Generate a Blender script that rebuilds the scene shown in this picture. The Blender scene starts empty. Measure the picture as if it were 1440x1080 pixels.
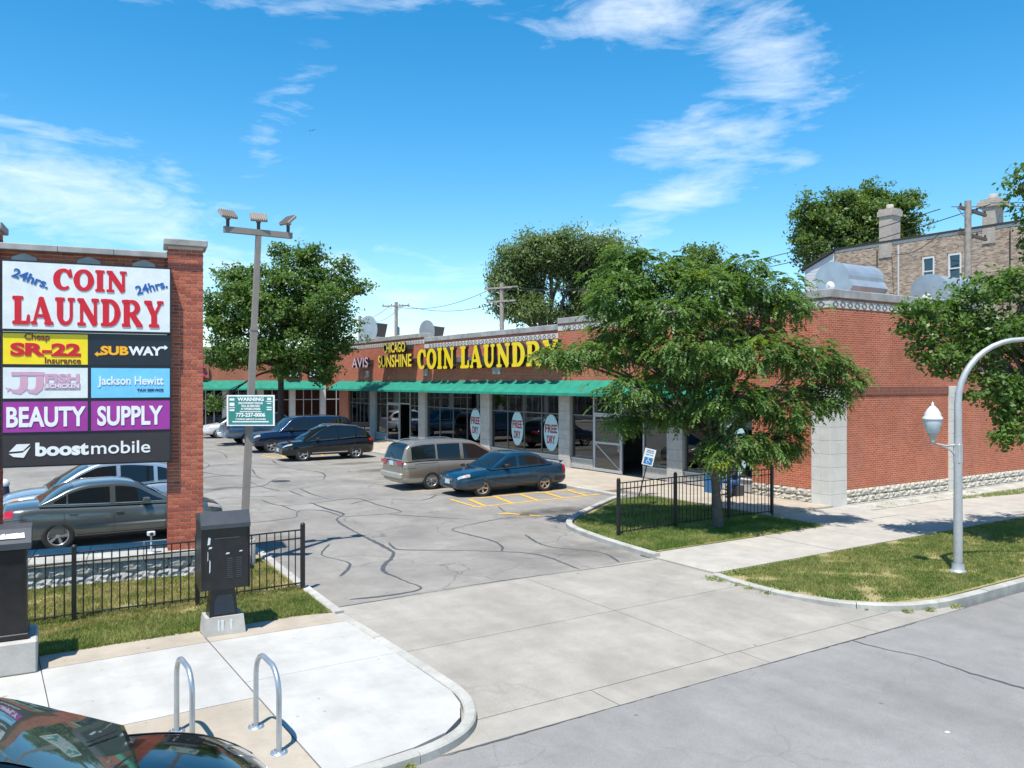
import bpy, bmesh, math, random
import numpy as np
from mathutils import Vector, Matrix, Euler
R = math.radians
random.seed(7); rng = np.random.default_rng(7)
scn = bpy.context.scene
C = scn.collection

# ---------------------------------------------------------------- camera
cam_d = bpy.data.cameras.new('camera'); cam = bpy.data.objects.new('camera', cam_d); C.objects.link(cam)
cam.location = (0, 0, 3.8); cam.rotation_euler = (R(90), 0, R(-33.1))
cam_d.sensor_width = 36; cam_d.lens = 28.75; cam_d.shift_y = -0.0021; cam_d.clip_end = 3000; cam_d.clip_start = 0.05
scn.camera = cam
VX, VY = .5461, .8377            # heading of the camera on the ground

# ---------------------------------------------------------------- sun, sky, exposure
SUN = Vector((-.33, -.27, 1)).normalized()      # towards the sun
sd = bpy.data.lights.new('sun', 'SUN'); so = bpy.data.objects.new('sun', sd); C.objects.link(so)
sd.energy = 4.8; sd.angle = R(.5); sd.color = (1, .95, .87)
so.rotation_euler = SUN.to_track_quat('Z', 'Y').to_euler()
scn.view_settings.view_transform = 'Standard'; scn.view_settings.look = 'None'
scn.view_settings.exposure = 0.62; scn.view_settings.gamma = 1; scn.view_settings.use_curve_mapping = False

world = bpy.data.worlds.new('World'); scn.world = world; world.use_nodes = True
nt = world.node_tree; nt.nodes.clear()
class NB:                                        # short node builder
    def __init__(s, nt): s.nt = nt
    def n(s, t, **kw):
        x = s.nt.nodes.new(t)
        for k, v in kw.items():
            if k.startswith('i_'):
                x.inputs[k[2:].replace('_', ' ')].default_value = v
            else: setattr(x, k, v)
        return x
    def l(s, a, b): s.nt.links.new(a, b)
    def m(s, op, a, b=0.0, c=None, clamp=False):
        x = s.nt.nodes.new('ShaderNodeMath'); x.operation = op; x.use_clamp = clamp
        for i, v in enumerate([a, b] + ([c] if c is not None else [])):
            if isinstance(v, (int, float)): x.inputs[i].default_value = v
            else: s.nt.links.new(v, x.inputs[i])
        return x.outputs[0]
    def mix(s, f, a, b, bt='MIX'):
        x = s.nt.nodes.new('ShaderNodeMix'); x.data_type = 'RGBA'; x.blend_type = bt; x.clamp_factor = True
        for k, v in ((0, f), (6, a), (7, b)):
            if isinstance(v, (int, float)): x.inputs[k].default_value = v
            elif isinstance(v, (tuple, list)): x.inputs[k].default_value = tuple(v) + ((1,) if len(v) == 3 else ())
            else: s.nt.links.new(v, x.inputs[k])
        return x.outputs[2]
    def ramp(s, f, stops):
        x = s.nt.nodes.new('ShaderNodeValToRGB'); r = x.color_ramp
        while len(r.elements) < len(stops): r.elements.new(.5)
        for e, (p, c) in zip(r.elements, stops):
            e.position = p; e.color = (c, c, c, 1) if isinstance(c, (int, float)) else tuple(c) + (1,)
        s.nt.links.new(f, x.inputs[0]); return x.outputs[0]
    def noise(s, vec, scale, detail=4, rough=.55, dist=0.0):
        x = s.nt.nodes.new('ShaderNodeTexNoise'); x.inputs['Scale'].default_value = scale
        x.inputs['Detail'].default_value = detail; x.inputs['Roughness'].default_value = rough; x.inputs['Distortion'].default_value = dist
        if vec is not None: s.nt.links.new(vec, x.inputs['Vector'])
        return x.outputs[0]
b = NB(nt)
sky = b.n('ShaderNodeTexSky', sky_type='NISHITA', sun_disc=False, sun_elevation=math.asin(SUN.z),
          sun_rotation=math.atan2(SUN.x, SUN.y), air_density=1.0, dust_density=.25, ozone_density=3.0, altitude=200)
hs = b.n('ShaderNodeHueSaturation'); hs.inputs['Saturation'].default_value = 1.40; hs.inputs['Hue'].default_value = .489; hs.inputs['Value'].default_value = 1.0
b.l(sky.outputs[0], hs.inputs['Color'])
tc = b.n('ShaderNodeTexCoord'); sp = b.n('ShaderNodeSeparateXYZ'); b.l(tc.outputs['Generated'], sp.inputs[0])
x_, y_, z_ = sp.outputs
az = b.m('SUBTRACT', b.m('ARCTAN2', x_, y_), math.atan2(VX, VY))
el = b.m('ARCSINE', z_)
cv = b.n('ShaderNodeCombineXYZ'); b.l(az, cv.inputs[0]); b.l(el, cv.inputs[1])
mp1 = b.n('ShaderNodeMapping'); mp1.inputs['Rotation'].default_value = (0, 0, R(-14)); mp1.inputs['Scale'].default_value = (1.0, 2.9, 1); b.l(cv.outputs[0], mp1.inputs[0])
wisp = b.noise(mp1.outputs[0], 7.0, 9, .62, .9)
mp2 = b.n('ShaderNodeMapping'); mp2.inputs['Rotation'].default_value = (0, 0, R(-25)); mp2.inputs['Scale'].default_value = (2.2, 9.0, 1); b.l(cv.outputs[0], mp2.inputs[0])
fine = b.noise(mp2.outputs[0], 6.0, 7, .65, .5)
# cirrus: azimuth from the heading, elevation, half sizes, tilt (all radians / degrees), strength
CL = [(-.23, .425, .33, .014, 5, .62), (.17, .425, .15, .04, 4, .88), (.31, .36, .075, .085, 70, .8), (.225, .285, .10, .035, 12, .85),
      (.30, .285, .05, .022, 10, .6), (.20, .215, .115, .034, 17, .95), (.33, .245, .035, .018, 20, .5), (-.275, .30, .095, .034, 55, .42),
      (-.50, .20, .20, .062, -8, .95), (-.25, .115, .33, .055, 0, .72), (-.55, .265, .09, .012, 0, .45), (-.08, .09, .2, .03, 4, .5), (.12,.19,.05,.012,15,.5),
      (1.3, .35, .4, .06, 10, .8), (-1.5, .5, .5, .08, -12, .8), (2.6, .3, .6, .06, 5, .8), (-2.6, .25, .5, .07, 8, .8)]
tot = None
for (a0, e0, ha, he, tl, s_) in CL:
    c_, n_ = math.cos(R(tl)), math.sin(R(tl))
    da = b.m('SUBTRACT', az, a0); de = b.m('SUBTRACT', el, e0)
    u = b.m('DIVIDE', b.m('ADD', b.m('MULTIPLY', da, c_), b.m('MULTIPLY', de, n_)), ha)
    v = b.m('DIVIDE', b.m('SUBTRACT', b.m('MULTIPLY', de, c_), b.m('MULTIPLY', da, n_)), he)
    g = b.m('POWER', 2.718, b.m('MULTIPLY', b.m('ADD', b.m('MULTIPLY', u, u), b.m('MULTIPLY', v, v)), -.9))
    g = b.m('MULTIPLY', g, s_)
    tot = g if tot is None else b.m('MAXIMUM', tot, g)
w2 = b.m('ADD', b.m('MULTIPLY', wisp, .62), b.m('MULTIPLY', fine, .38))
cl = b.m('ADD', tot, b.m('MULTIPLY', b.m('SUBTRACT', w2, .5), 2.6))
cl = b.m('MULTIPLY', b.m('SUBTRACT', cl, .36), 1.0, clamp=True)
cl = b.m('MULTIPLY', cl, b.m('MINIMUM', b.m('MULTIPLY', tot, 3.0), 1.0))
haze_low = b.m('MULTIPLY', b.m('POWER', 2.718, b.m('MULTIPLY', b.m('ABSOLUTE', el), -9.0)), .20)
cl = b.m('MAXIMUM', b.m('MULTIPLY', cl, .76), haze_low)
skyc = b.mix(cl, hs.outputs[0], (5.8, 6.2, 6.6))
bg = b.n('ShaderNodeBackground'); bg.inputs['Strength'].default_value = .135; b.l(skyc, bg.inputs[0])
wo = b.n('ShaderNodeOutputWorld'); b.l(bg.outputs[0], wo.inputs[0])

# ---------------------------------------------------------------- materials
def pm(name, col, rough=.6, metal=0.0, var=.12, vs=6.0, bump=0.0, bs=40.0, coat=0.0, spec=.5, emit=None, coord='Object'):
    m = bpy.data.materials.new(name); m.use_nodes = True; t = m.node_tree; q = NB(t)
    p = t.nodes['Principled BSDF']; p.inputs['Roughness'].default_value = rough; p.inputs['Metallic'].default_value = metal
    p.inputs['Coat Weight'].default_value = coat; p.inputs['Coat Roughness'].default_value = .04; p.inputs['Specular IOR Level'].default_value = spec
    cc = q.n('ShaderNodeTexCoord').outputs[coord]
    if var > 0:
        nz = q.noise(cc, vs, 5, .6)
        k = q.ramp(nz, [(.3, 1 - var), (.7, 1 + var * .5)])
        q.l(q.mix(1.0, col, k, 'MULTIPLY'), p.inputs['Base Color'])
    else: p.inputs['Base Color'].default_value = tuple(col) + (1,)
    if bump > 0:
        bn = q.n('ShaderNodeBump'); bn.inputs['Strength'].default_value = bump; bn.inputs['Distance'].default_value = .02
        q.l(q.noise(cc, bs, 6, .65), bn.inputs['Height']); q.l(bn.outputs[0], p.inputs['Normal'])
    return m

def brickmat(name, c1, c2, mortar, bw=.203, rh=.0677, ms=.011, var=.15, vertical=False, stain=.0):
    m = bpy.data.materials.new(name); m.use_nodes = True; t = m.node_tree; q = NB(t); p = t.nodes['Principled BSDF']
    g = q.n('ShaderNodeNewGeometry'); s = q.n('ShaderNodeSeparateXYZ'); q.l(g.outputs['Position'], s.inputs[0])
    nn = q.n('ShaderNodeSeparateXYZ'); q.l(g.outputs['True Normal'], nn.inputs[0])
    ax = q.m('GREATER_THAN', q.m('ABSOLUTE', nn.outputs[0]), .6); ay = q.m('SUBTRACT', 1.0, ax)
    u = q.m('ADD', q.m('MULTIPLY', s.outputs[1], ax), q.m('MULTIPLY', s.outputs[0], ay))
    cb = q.n('ShaderNodeCombineXYZ')
    if vertical: q.l(s.outputs[2], cb.inputs[0]); q.l(u, cb.inputs[1])
    else: q.l(u, cb.inputs[0]); q.l(s.outputs[2], cb.inputs[1])
    bt = q.n('ShaderNodeTexBrick'); q.l(cb.outputs[0], bt.inputs['Vector'])
    bt.inputs['Scale'].default_value = 1; bt.inputs['Brick Width'].default_value = bw; bt.inputs['Row Height'].default_value = rh
    bt.inputs['Mortar Size'].default_value = ms * .5; bt.inputs['Mortar Smooth'].default_value = .1
    bt.inputs['Color1'].default_value = tuple(c1) + (1,); bt.inputs['Color2'].default_value = tuple(c2) + (1,); bt.inputs['Mortar'].default_value = tuple(mortar) + (1,)
    big = q.ramp(q.noise(g.outputs['Position'], .8, 5, .6), [(.3, 1 - var), (.7, 1 + var * .6)])
    col = q.mix(1.0, bt.outputs['Color'], big, 'MULTIPLY')
    sm = q.ramp(q.noise(g.outputs['Position'], 14, 3, .6), [(.3, .86), (.7, 1.1)])
    col = q.mix(1.0, col, sm, 'MULTIPLY')
    if stain:
        mpn = q.n('ShaderNodeMapping'); mpn.inputs['Scale'].default_value = (1.2, 1.2, .22); q.l(g.outputs['Position'], mpn.inputs[0])
        st = q.ramp(q.noise(mpn.outputs[0], 1.3, 5, .65), [(.52, 0.0), (.75, stain)])
        col = q.mix(st, col, (.55, .5, .46))
    q.l(col, p.inputs['Base Color']); p.inputs['Roughness'].default_value = .85
    bn = q.n('ShaderNodeBump'); bn.inputs['Strength'].default_value = .5; bn.inputs['Distance'].default_value = .01; bn.invert = True
    q.l(bt.outputs['Fac'], bn.inputs['Height']); q.l(bn.outputs[0], p.inputs['Normal'])
    return m

def groundmat(name, base, tint, rough=.9, s1=.35, s2=3.0, speck=.12, marks=None, bump=.25, cracks=0, grime=0):
    """asphalt or concrete: large blotches, medium wear, fine aggregate; optional dark bands and oil stains"""
    m = bpy.data.materials.new(name); m.use_nodes = True; t = m.node_tree; q = NB(t); p = t.nodes['Principled BSDF']
    P = q.n('ShaderNodeNewGeometry').outputs['Position']
    col = q.mix(q.ramp(q.noise(P, s1, 5, .6, .4), [(.34, 0.0), (.66, 1.0)]), base, tint)
    col = q.mix(1.0, col, q.ramp(q.noise(P, s2, 6, .7), [(.28, .86), (.72, 1.08)]), 'MULTIPLY')
    col = q.mix(1.0, col, q.ramp(q.noise(P, 75, 3, .7), [(.35, 1 - speck), (.68, 1 + speck)]), 'MULTIPLY')
    # tyre and dirt streaks drawn out along the driving direction
    mq = q.n('ShaderNodeMapping'); mq.inputs['Scale'].default_value = (1.6, .22, 1); q.l(P, mq.inputs[0])
    col = q.mix(1.0, col, q.ramp(q.noise(mq.outputs[0], 1.4, 5, .6), [(.36, .93), (.6, 1.02)]), 'MULTIPLY')
    vo = q.n('ShaderNodeTexVoronoi'); vo.inputs['Scale'].default_value = 1.3; q.l(P, vo.inputs['Vector'])
    sp_ = q.ramp(vo.outputs['Distance'], [(.028, .45), (.045, 0.0)])
    col = q.mix(sp_, col, (.04, .04, .04))
    if marks:
        for (x0, y0, rx, ry, st) in marks:
            s = q.n('ShaderNodeSeparateXYZ'); q.l(P, s.inputs[0])
            u = q.m('DIVIDE', q.m('SUBTRACT', s.outputs[0], x0), rx); v = q.m('DIVIDE', q.m('SUBTRACT', s.outputs[1], y0), ry)
            g = q.m('SUBTRACT', 1.0, q.m('ADD', q.m('MULTIPLY', u, u), q.m('MULTIPLY', v, v)))
            g = q.m('ADD', g, q.m('MULTIPLY', q.m('SUBTRACT', q.noise(P, 1.6, 6, .7), .5), 3.2))
            col = q.mix(q.m('MULTIPLY', q.m('MULTIPLY', g, .9, clamp=True), st), col, (.045, .042, .038))
    if cracks:
        dn = q.n('ShaderNodeVectorMath', operation='ADD'); nn_ = q.n('ShaderNodeTexNoise'); nn_.inputs['Scale'].default_value = .9; nn_.inputs['Detail'].default_value = 6; q.l(P, nn_.inputs['Vector'])
        q.l(P, dn.inputs[0]); q.l(nn_.outputs['Color'], dn.inputs[1])
        ve = q.n('ShaderNodeTexVoronoi', feature='DISTANCE_TO_EDGE'); ve.inputs['Scale'].default_value = .42; q.l(dn.outputs[0], ve.inputs['Vector'])
        hair = q.m('MULTIPLY', q.ramp(ve.outputs['Distance'], [(.002, 1.0), (.008, 0.0)]), q.ramp(q.noise(P, .33, 3), [(.47, 0.0), (.56, cracks)]))
        col = q.mix(hair, col, (.05, .05, .048))
        col = q.mix(1.0, col, q.ramp(q.noise(P, 260, 2, .6), [(.32, .72), (.70, 1.22)]), 'MULTIPLY')
    if grime:
        col = q.mix(q.m('MULTIPLY', q.ramp(q.noise(P, 1.1, 8, .72), [(.50, 0.0), (.72, 1.0)]), grime), col, (.30, .275, .24))
        v3 = q.n('ShaderNodeTexVoronoi'); v3.inputs['Scale'].default_value = 2.6; q.l(P, v3.inputs['Vector']); col = q.mix(q.ramp(v3.outputs['Distance'], [(.035, .6), (.055, 0.0)]), col, (.16, .15, .14))
    q.l(col, p.inputs['Base Color']); p.inputs['Roughness'].default_value = rough; p.inputs['Specular IOR Level'].default_value = .3
    bn = q.n('ShaderNodeBump'); bn.inputs['Strength'].default_value = bump; bn.inputs['Distance'].default_value = .01
    q.l(q.noise(P, 60, 5, .7), bn.inputs['Height']); q.l(bn.outputs[0], p.inputs['Normal'])
    return m

def leafmat(name, c1, c2, c3=None, sc=1.2, gloss=.35):
    m = bpy.data.materials.new(name); m.use_nodes = True; t = m.node_tree; q = NB(t); t.nodes.remove(t.nodes['Principled BSDF'])
    P = q.n('ShaderNodeNewGeometry').outputs['Position']
    col = q.mix(q.ramp(q.noise(P, sc, 3, .6), [(.35, 0.0), (.65, 1.0)]), c1, c2)
    if c3: col = q.mix(q.ramp(q.noise(P, .9, 2, .5), [(.66, 0.0), (.70, .85)]), col, c3)
    col = q.mix(1.0, col, q.ramp(q.noise(P, 9.0, 2, .5), [(.3, .75), (.7, 1.25)]), 'MULTIPLY')
    p = q.n('ShaderNodeBsdfPrincipled'); p.inputs['Roughness'].default_value = gloss; p.inputs['Specular IOR Level'].default_value = .3; q.l(col, p.inputs['Base Color'])
    tr = q.n('ShaderNodeBsdfTranslucent'); q.l(q.mix(1.0, col, (1.25, 1.35, .5), 'MULTIPLY'), tr.inputs['Color'])
    mx = q.n('ShaderNodeMixShader'); mx.inputs[0].default_value = .40; q.l(p.outputs[0], mx.inputs[1]); q.l(tr.outputs[0], mx.inputs[2])
    q.l(mx.outputs[0], t.nodes['Material Output'].inputs['Surface'])
    return m

def glassmat(name, tint=(.55, .62, .64), trans=.6):
    """thin shop glass: tinted see-through with a mirror coat that grows at grazing angles"""
    m = bpy.data.materials.new(name); m.use_nodes = True; t = m.node_tree; q = NB(t); t.nodes.remove(t.nodes['Principled BSDF'])
    tr = q.n('ShaderNodeBsdfTransparent'); tr.inputs[0].default_value = tuple(c * trans for c in tint) + (1,)
    gl = q.n('ShaderNodeBsdfGlossy'); gl.inputs['Roughness'].default_value = .015; gl.inputs['Color'].default_value = (.9, .93, .95, 1)
    g = q.n('ShaderNodeNewGeometry')
    wn = q.n('ShaderNodeBump'); wn.inputs['Strength'].default_value = .03; wn.inputs['Distance'].default_value = .02
    q.l(q.noise(g.outputs['Position'], 1.5, 2), wn.inputs['Height']); q.l(wn.outputs[0], gl.inputs['Normal'])
    fr = q.n('ShaderNodeFresnel'); fr.inputs['IOR'].default_value = 1.7
    mx = q.n('ShaderNodeMixShader'); q.l(q.m('ADD', q.m('MULTIPLY', fr.outputs[0], 1.0), .05, clamp=True), mx.inputs[0])
    q.l(tr.outputs[0], mx.inputs[1]); q.l(gl.outputs[0], mx.inputs[2]); q.l(mx.outputs[0], t.nodes['Material Output'].inputs['Surface'])
    return m

M = {}
MARKS = [(14.6, 29.5, 1.6, 1.0, .75), (14.5, 32.5, 1.5, .9, .7), (15, 36, 1.6, .8, .6), (14.2, 19.3, 2.2, .9, .8), (15.5, 27.5, 1.6, .6, .7), (13.8, 24.6, 1.4, .6, .6), (9.5, 30, .8, .9, .3), (5.8, 19.5, .9, 2.0, .35), (11.3, 14.5, 1.3, 1.0, .45), (3.0, 30, 6, .7, .8), (2.5, 27.2, 3, .6, .8)]  # mostly oil; the last two are long dark bands at the far left
M['asphalt_lot'] = groundmat('asphalt_lot', (.20, .187, .17), (.29, .27, .24), marks=MARKS, s1=.45, cracks=.5)
M['asphalt_street'] = groundmat('asphalt_street', (.22, .212, .20), (.26, .25, .238), s1=.3, s2=2.0, speck=.10, cracks=.16)
M['concrete_drive'] = groundmat('concrete_drive', (.29, .268, .232), (.365, .335, .29), s1=.6, s2=2.2, speck=.13, cracks=.15)
M['concrete_tan'] = groundmat('concrete_tan', (.35, .30, .235), (.42, .37, .30), s1=.8, speck=.09, grime=.4)
M['concrete_white'] = groundmat('concrete_white', (.40, .39, .365), (.46, .45, .425), s1=.6, s2=1.5, speck=.06, grime=.4)
M['concrete_walk'] = groundmat('concrete_walk', (.35, .325, .29), (.42, .39, .34), s1=.7, speck=.08, grime=.5)
M['curb'] = groundmat('curb_concrete', (.33, .32, .29), (.46, .45, .41), s1=1.5, s2=6, speck=.12, grime=.6)
M['soil'] = groundmat('soil', (.34, .27, .14), (.20, .20, .07), s1=1.6, s2=7, speck=.25)
M['land'] = groundmat('land', (.22, .21, .19), (.25, .24, .21))
M['tar'] = pm('tar', (.075, .075, .078), .6, var=.25, vs=8)
M['joint'] = pm('joint', (.10, .095, .085), .9)
M['yellow_paint'] = pm('yellow_paint', (.66, .38, .055), .7, var=.35, vs=9)
M['faded_paint'] = pm('faded_paint', (.42, .34, .16), .8, var=.35, vs=5)
M['brick_red'] = brickmat('brick_red', (.48, .11, .042), (.36, .072, .030), (.50, .34, .25), ms=.012, stain=.08)
M['soldier'] = brickmat('brick_soldier', (.25, .06, .035), (.19, .045, .027), (.34, .22, .17), vertical=True)
M['brick_tan'] = brickmat('brick_tan', (.52, .39, .27), (.17, .10, .07), (.36, .32, .26), bw=.21, rh=.075, ms=.02, var=.2, stain=.25)
M['cream'] = pm('cream_stone', (.58, .55, .50), .8, var=.15, vs=3, bump=.2)
M['white_stone'] = pm('white_stone', (.58, .56, .52), .8, var=.12, vs=2.5, bump=.15, coord='Object')
M['grey_stone'] = pm('grey_stone', (.42, .40, .365), .85, var=.2, vs=3, bump=.25)
M['rock'] = pm('rock_face', (.52, .475, .40), .9, var=.5, vs=7, bump=.8, bs=18)
M['rock_grey'] = pm('rock_grey', (.38, .38, .37), .9, var=.45, vs=9, bump=.8, bs=18)
M['coping'] = pm('coping_stone', (.34, .335, .32), .9, var=.35, vs=2.0, bump=.3, coord='Object')
M['mortar'] = pm('mortar', (.56, .46, .40), .95, var=.15)
M['pbrick'] = [pm('pillar_brick_%s' % k, c, .8, var=.25, vs=12, bump=.3, bs=60) for k, c in (('a', (.40, .095, .045)), ('b', (.32, .068, .034)), ('c', (.46, .12, .058)))]
M['dark_brick'] = pm('dark_brick', (.13, .03, .022), .8, var=.2)
M['black_metal'] = pm('black_metal', (.012, .012, .013), .45, var=.3, spec=.5)
M['kiosk_black'] = pm('kiosk_black', (.012, .0125, .014), .3, var=.5, vs=5, bump=.06, bs=12)
M['kiosk_grey'] = pm('kiosk_grey', (.045, .05, .058), .4, var=.2)
M['galv'] = pm('galvanized', (.42, .45, .47), .38, metal=.75, var=.2, vs=6)
M['lamp_metal'] = pm('lamp_metal', (.46, .465, .46), .45, metal=.4, var=.12, vs=7)
M['rack_metal'] = pm('rack_metal', (.45, .50, .54), .35, metal=.7, var=.15)
M['hood_metal'] = pm('hood_metal', (.46, .50, .53), .42, metal=.6, var=.15, vs=2)
M['pole_brown'] = pm('pole_brown', (.235, .205, .18), .6, var=.15, vs=4)
M['fixture'] = pm('fixture_dark', (.05, .047, .045), .5)
M['lens'] = pm('lens_glass', (.75, .77, .78), .12, var=0)
M['wood_pole'] = pm('weathered_wood', (.30, .265, .23), .9, var=.35, vs=5, bump=.4)
M['bark'] = pm('bark', (.13, .105, .085), .95, var=.4, vs=9, bump=.9, bs=26)
M['bark_dark'] = pm('bark_dark', (.06, .045, .035), .95, var=.4, vs=9, bump=.9, bs=26)
M['awning'] = pm('awning_green', (.007, .20, .13), .75, var=.30, vs=2.2, bump=.35, bs=3)
M['frame'] = pm('aluminium_frame', (.16, .165, .17), .45, metal=.4, var=.1)
M['frame_light'] = pm('frame_light', (.48, .49, .50), .4, metal=.3, var=.1)
M['glass'] = glassmat('shop_glass')
M['interior'] = pm('interior_wall', (.28, .27, .25), .9)
M['interior_floor'] = pm('interior_floor', (.22, .20, .17), .7)
M['white_enamel'] = pm('white_enamel', (.7, .7, .7), .3)
M['roofing'] = pm('roofing', (.42, .42, .41), .9, var=.2)
M['black_roof'] = pm('black_roof_edge', (.035, .03, .028), .8)
M['white_paint'] = pm('white_paint', (.62, .63, .63), .5, var=.08)
M['siding'] = pm('siding', (.56, .57, .58), .6, var=.1)
M['cbrick'] = brickmat('chimney_brick', (.42, .36, .30), (.34, .29, .25), (.4, .38, .34), bw=.21, rh=.075, ms=.015)
M['wire'] = pm('wire', (.02, .02, .02), .6, var=0)
M['rubber'] = pm('rubber', (.018, .018, .018), .8, var=.2)
M['rim'] = pm('rim_alloy', (.50, .51, .52), .3, metal=.8, var=.1)
M['rim_rusty'] = pm('rim_rusty', (.42, .33, .27), .5, metal=.5, var=.45, vs=14)
M['chrome'] = pm('chrome', (.7, .71, .72), .15, metal=1.0, var=0)
M['trim'] = pm('black_trim', (.02, .02, .022), .5, var=0)
M['carglass'] = pm('car_glass', (.008, .012, .014), .02, var=0, spec=.55)
M['carglass_green'] = pm('car_glass_green', (.04, .06, .052), .02, var=0, spec=.9, coat=1.0)
M['headlight'] = pm('headlight', (.34, .36, .37), .08, var=.3, vs=22, coat=1)
M['amber'] = pm('amber', (.75, .26, .04), .15, var=0, coat=1)
M['taillight'] = pm('taillight', (.42, .008, .012), .12, var=.2, vs=15, coat=1)
M['plate'] = pm('plate', (.45, .6, .68), .4, var=.2, vs=18)
def paint(name, col, metal=.35, rough=.28): return pm(name, col, rough, metal=metal, var=.05, vs=2, coat=.8)
FLAT = {}
def flat(name, col, rough=.45, var=.09):
    if name not in FLAT: FLAT[name] = pm(name, col, rough, var=var)
    return FLAT[name]

# ---------------------------------------------------------------- mesh helpers
class MB:
    def __init__(s): s.v = []; s.f = []; s.mi = []; s.sm = []
    def add(s, vs, fs, mi=0, smooth=False):
        o = len(s.v); s.v += [tuple(v) for v in vs]
        for f in fs: s.f.append(tuple(i + o for i in f)); s.mi.append(mi); s.sm.append(smooth)
    def box(s, x0, x1, y0, y1, z0, z1, mi=0, mat=None):
        vs = [(x0, y0, z0), (x1, y0, z0), (x1, y1, z0), (x0, y1, z0), (x0, y0, z1), (x1, y0, z1), (x1, y1, z1), (x0, y1, z1)]
        if mat is not None: vs = [tuple(mat @ Vector(v)) for v in vs]
        s.add(vs, [(0, 3, 2, 1), (4, 5, 6, 7), (0, 1, 5, 4), (1, 2, 6, 5), (2, 3, 7, 6), (3, 0, 4, 7)], mi); return s
    def bev(s, x0, x1, y0, y1, z0, z1, b=.01, mi=0, mat=None):
        """box with chamfered edges"""
        vs = []; 
        for (z, q) in ((z0, b), (z0 + b, 0), (z1 - b, 0), (z1, b)):
            vs += [(x0 + q + b * (q == 0), y0 + q, z), (x1 - q - b * (q == 0), y0 + q, z), (x1 - q, y0 + q + b * (q == 0), z), (x1 - q, y1 - q - b * (q == 0), z),
                   (x1 - q - b * (q == 0), y1 - q, z), (x0 + q + b * (q == 0), y1 - q, z), (x0 + q, y1 - q - b * (q == 0), z), (x0 + q, y0 + q + b * (q == 0), z)]
        fs = [tuple(range(7, -1, -1)), tuple(range(24, 32))]
        for r in range(3):
            for i in range(8): j = (i + 1) % 8; fs.append((r * 8 + i, r * 8 + j, r * 8 + 8 + j, r * 8 + 8 + i))
        if mat is not None: vs = [tuple(mat @ Vector(v)) for v in vs]
        s.add(vs, fs, mi); return s
    def tube(s, pts, rad, n=8, mi=0, caps=True, smooth=True, flat_=1.0):
        pts = [Vector(p) for p in pts]
        if isinstance(rad, (int, float)): rad = [rad] * len(pts)
        rings = []; up = None
        for i, p in enumerate(pts):
            d = (pts[min(i + 1, len(pts) - 1)] - pts[max(i - 1, 0)]).normalized()
            if up is None:
                up = Vector((0, 0, 1)) if abs(d.z) < .9 else Vector((1, 0, 0))
            a = d.cross(up).normalized(); up = a.cross(d).normalized()
            rings.append([p + (a * math.cos(t) + up * math.sin(t) * flat_) * rad[i] for t in [2 * math.pi * k / n for k in range(n)]])
        vs = [v for r in rings for v in r]; fs = []
        for i in range(len(pts) - 1):
            for k in range(n): j = (k + 1) % n; fs.append((i * n + k, i * n + j, i * n + n + j, i * n + n + k))
        s.add(vs, fs, mi, smooth)
        if caps: s.add(rings[0], [tuple(range(n - 1, -1, -1))], mi); s.add(rings[-1], [tuple(range(n))], mi)
        return s
    def lathe(s, prof, n=16, c=(0, 0, 0), mi=0, smooth=True, mat=None):
        vs = []
        for (r, z) in prof:
            for k in range(n): t = 2 * math.pi * k / n; vs.append((c[0] + r * math.cos(t), c[1] + r * math.sin(t), c[2] + z))
        fs = []
        for i in range(len(prof) - 1):
            for k in range(n): j = (k + 1) % n; fs.append((i * n + k, i * n + j, i * n + n + j, i * n + n + k))
        if mat is not None: vs = [tuple(mat @ Vector(v)) for v in vs]
        s.add(vs, fs, mi, smooth); return s
    def prism(s, poly, z0, z1, mi=0, mat=None):
        n = len(poly); vs = [(x, y, z0) for x, y in poly] + [(x, y, z1) for x, y in poly]
        if mat is not None: vs = [tuple(mat @ Vector(v)) for v in vs]
        s.add(vs, [tuple(range(n - 1, -1, -1)), tuple(range(n, 2 * n))] + [(i, (i + 1) % n, n + (i + 1) % n, n + i) for i in range(n)], mi); return s
    def mesh(s, name, mats):
        me = bpy.data.meshes.new(name); me.from_pydata(s.v, [], s.f)
        if not isinstance(mats, (list, tuple)): mats = [mats]
        for m in mats: me.materials.append(m)
        me.polygons.foreach_set('material_index', s.mi); me.polygons.foreach_set('use_smooth', s.sm); me.update(); return me
    def build(s, name, mats, parent=None, loc=None, rot=None):
        return ob(name, s.mesh(name, mats), parent, loc, rot)
def ob(name, me, parent=None, loc=None, rot=None):
    o = bpy.data.objects.new(name, me); C.objects.link(o)
    if parent is not None: o.parent = parent
    if loc is not None: o.location = loc
    if rot is not None: o.rotation_euler = rot
    return o
def tag(o, label=None, cat=None, group=None, kind=None):
    if label: o['label'] = label
    if cat: o['category'] = cat
    if group: o['group'] = group
    if kind: o['kind'] = kind
    return o
def thing(name, label, cat, loc=(0, 0, 0), rz=0.0, group=None):
    o = bpy.data.objects.new(name, None); C.objects.link(o); o.empty_display_size = .2
    o.location = loc; o.rotation_euler = (0, 0, rz); return tag(o, label, cat, group)
def bx(name, x0, x1, y0, y1, z0, z1, mat, parent=None, bev=0):
    m = MB()
    m.bev(x0, x1, y0, y1, z0, z1, bev) if bev else m.box(x0, x1, y0, y1, z0, z1)
    return m.build(name, mat, parent)
def sheet(name, polys, z, mat, parent=None, kind='structure'):
    m = MB()
    for p in polys: m.add([(x, y, z if not callable(z) else z(x, y)) for x, y in p], [tuple(range(len(p)))])
    o = m.build(name, mat, parent)
    if kind: o['kind'] = kind
    return o
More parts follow.
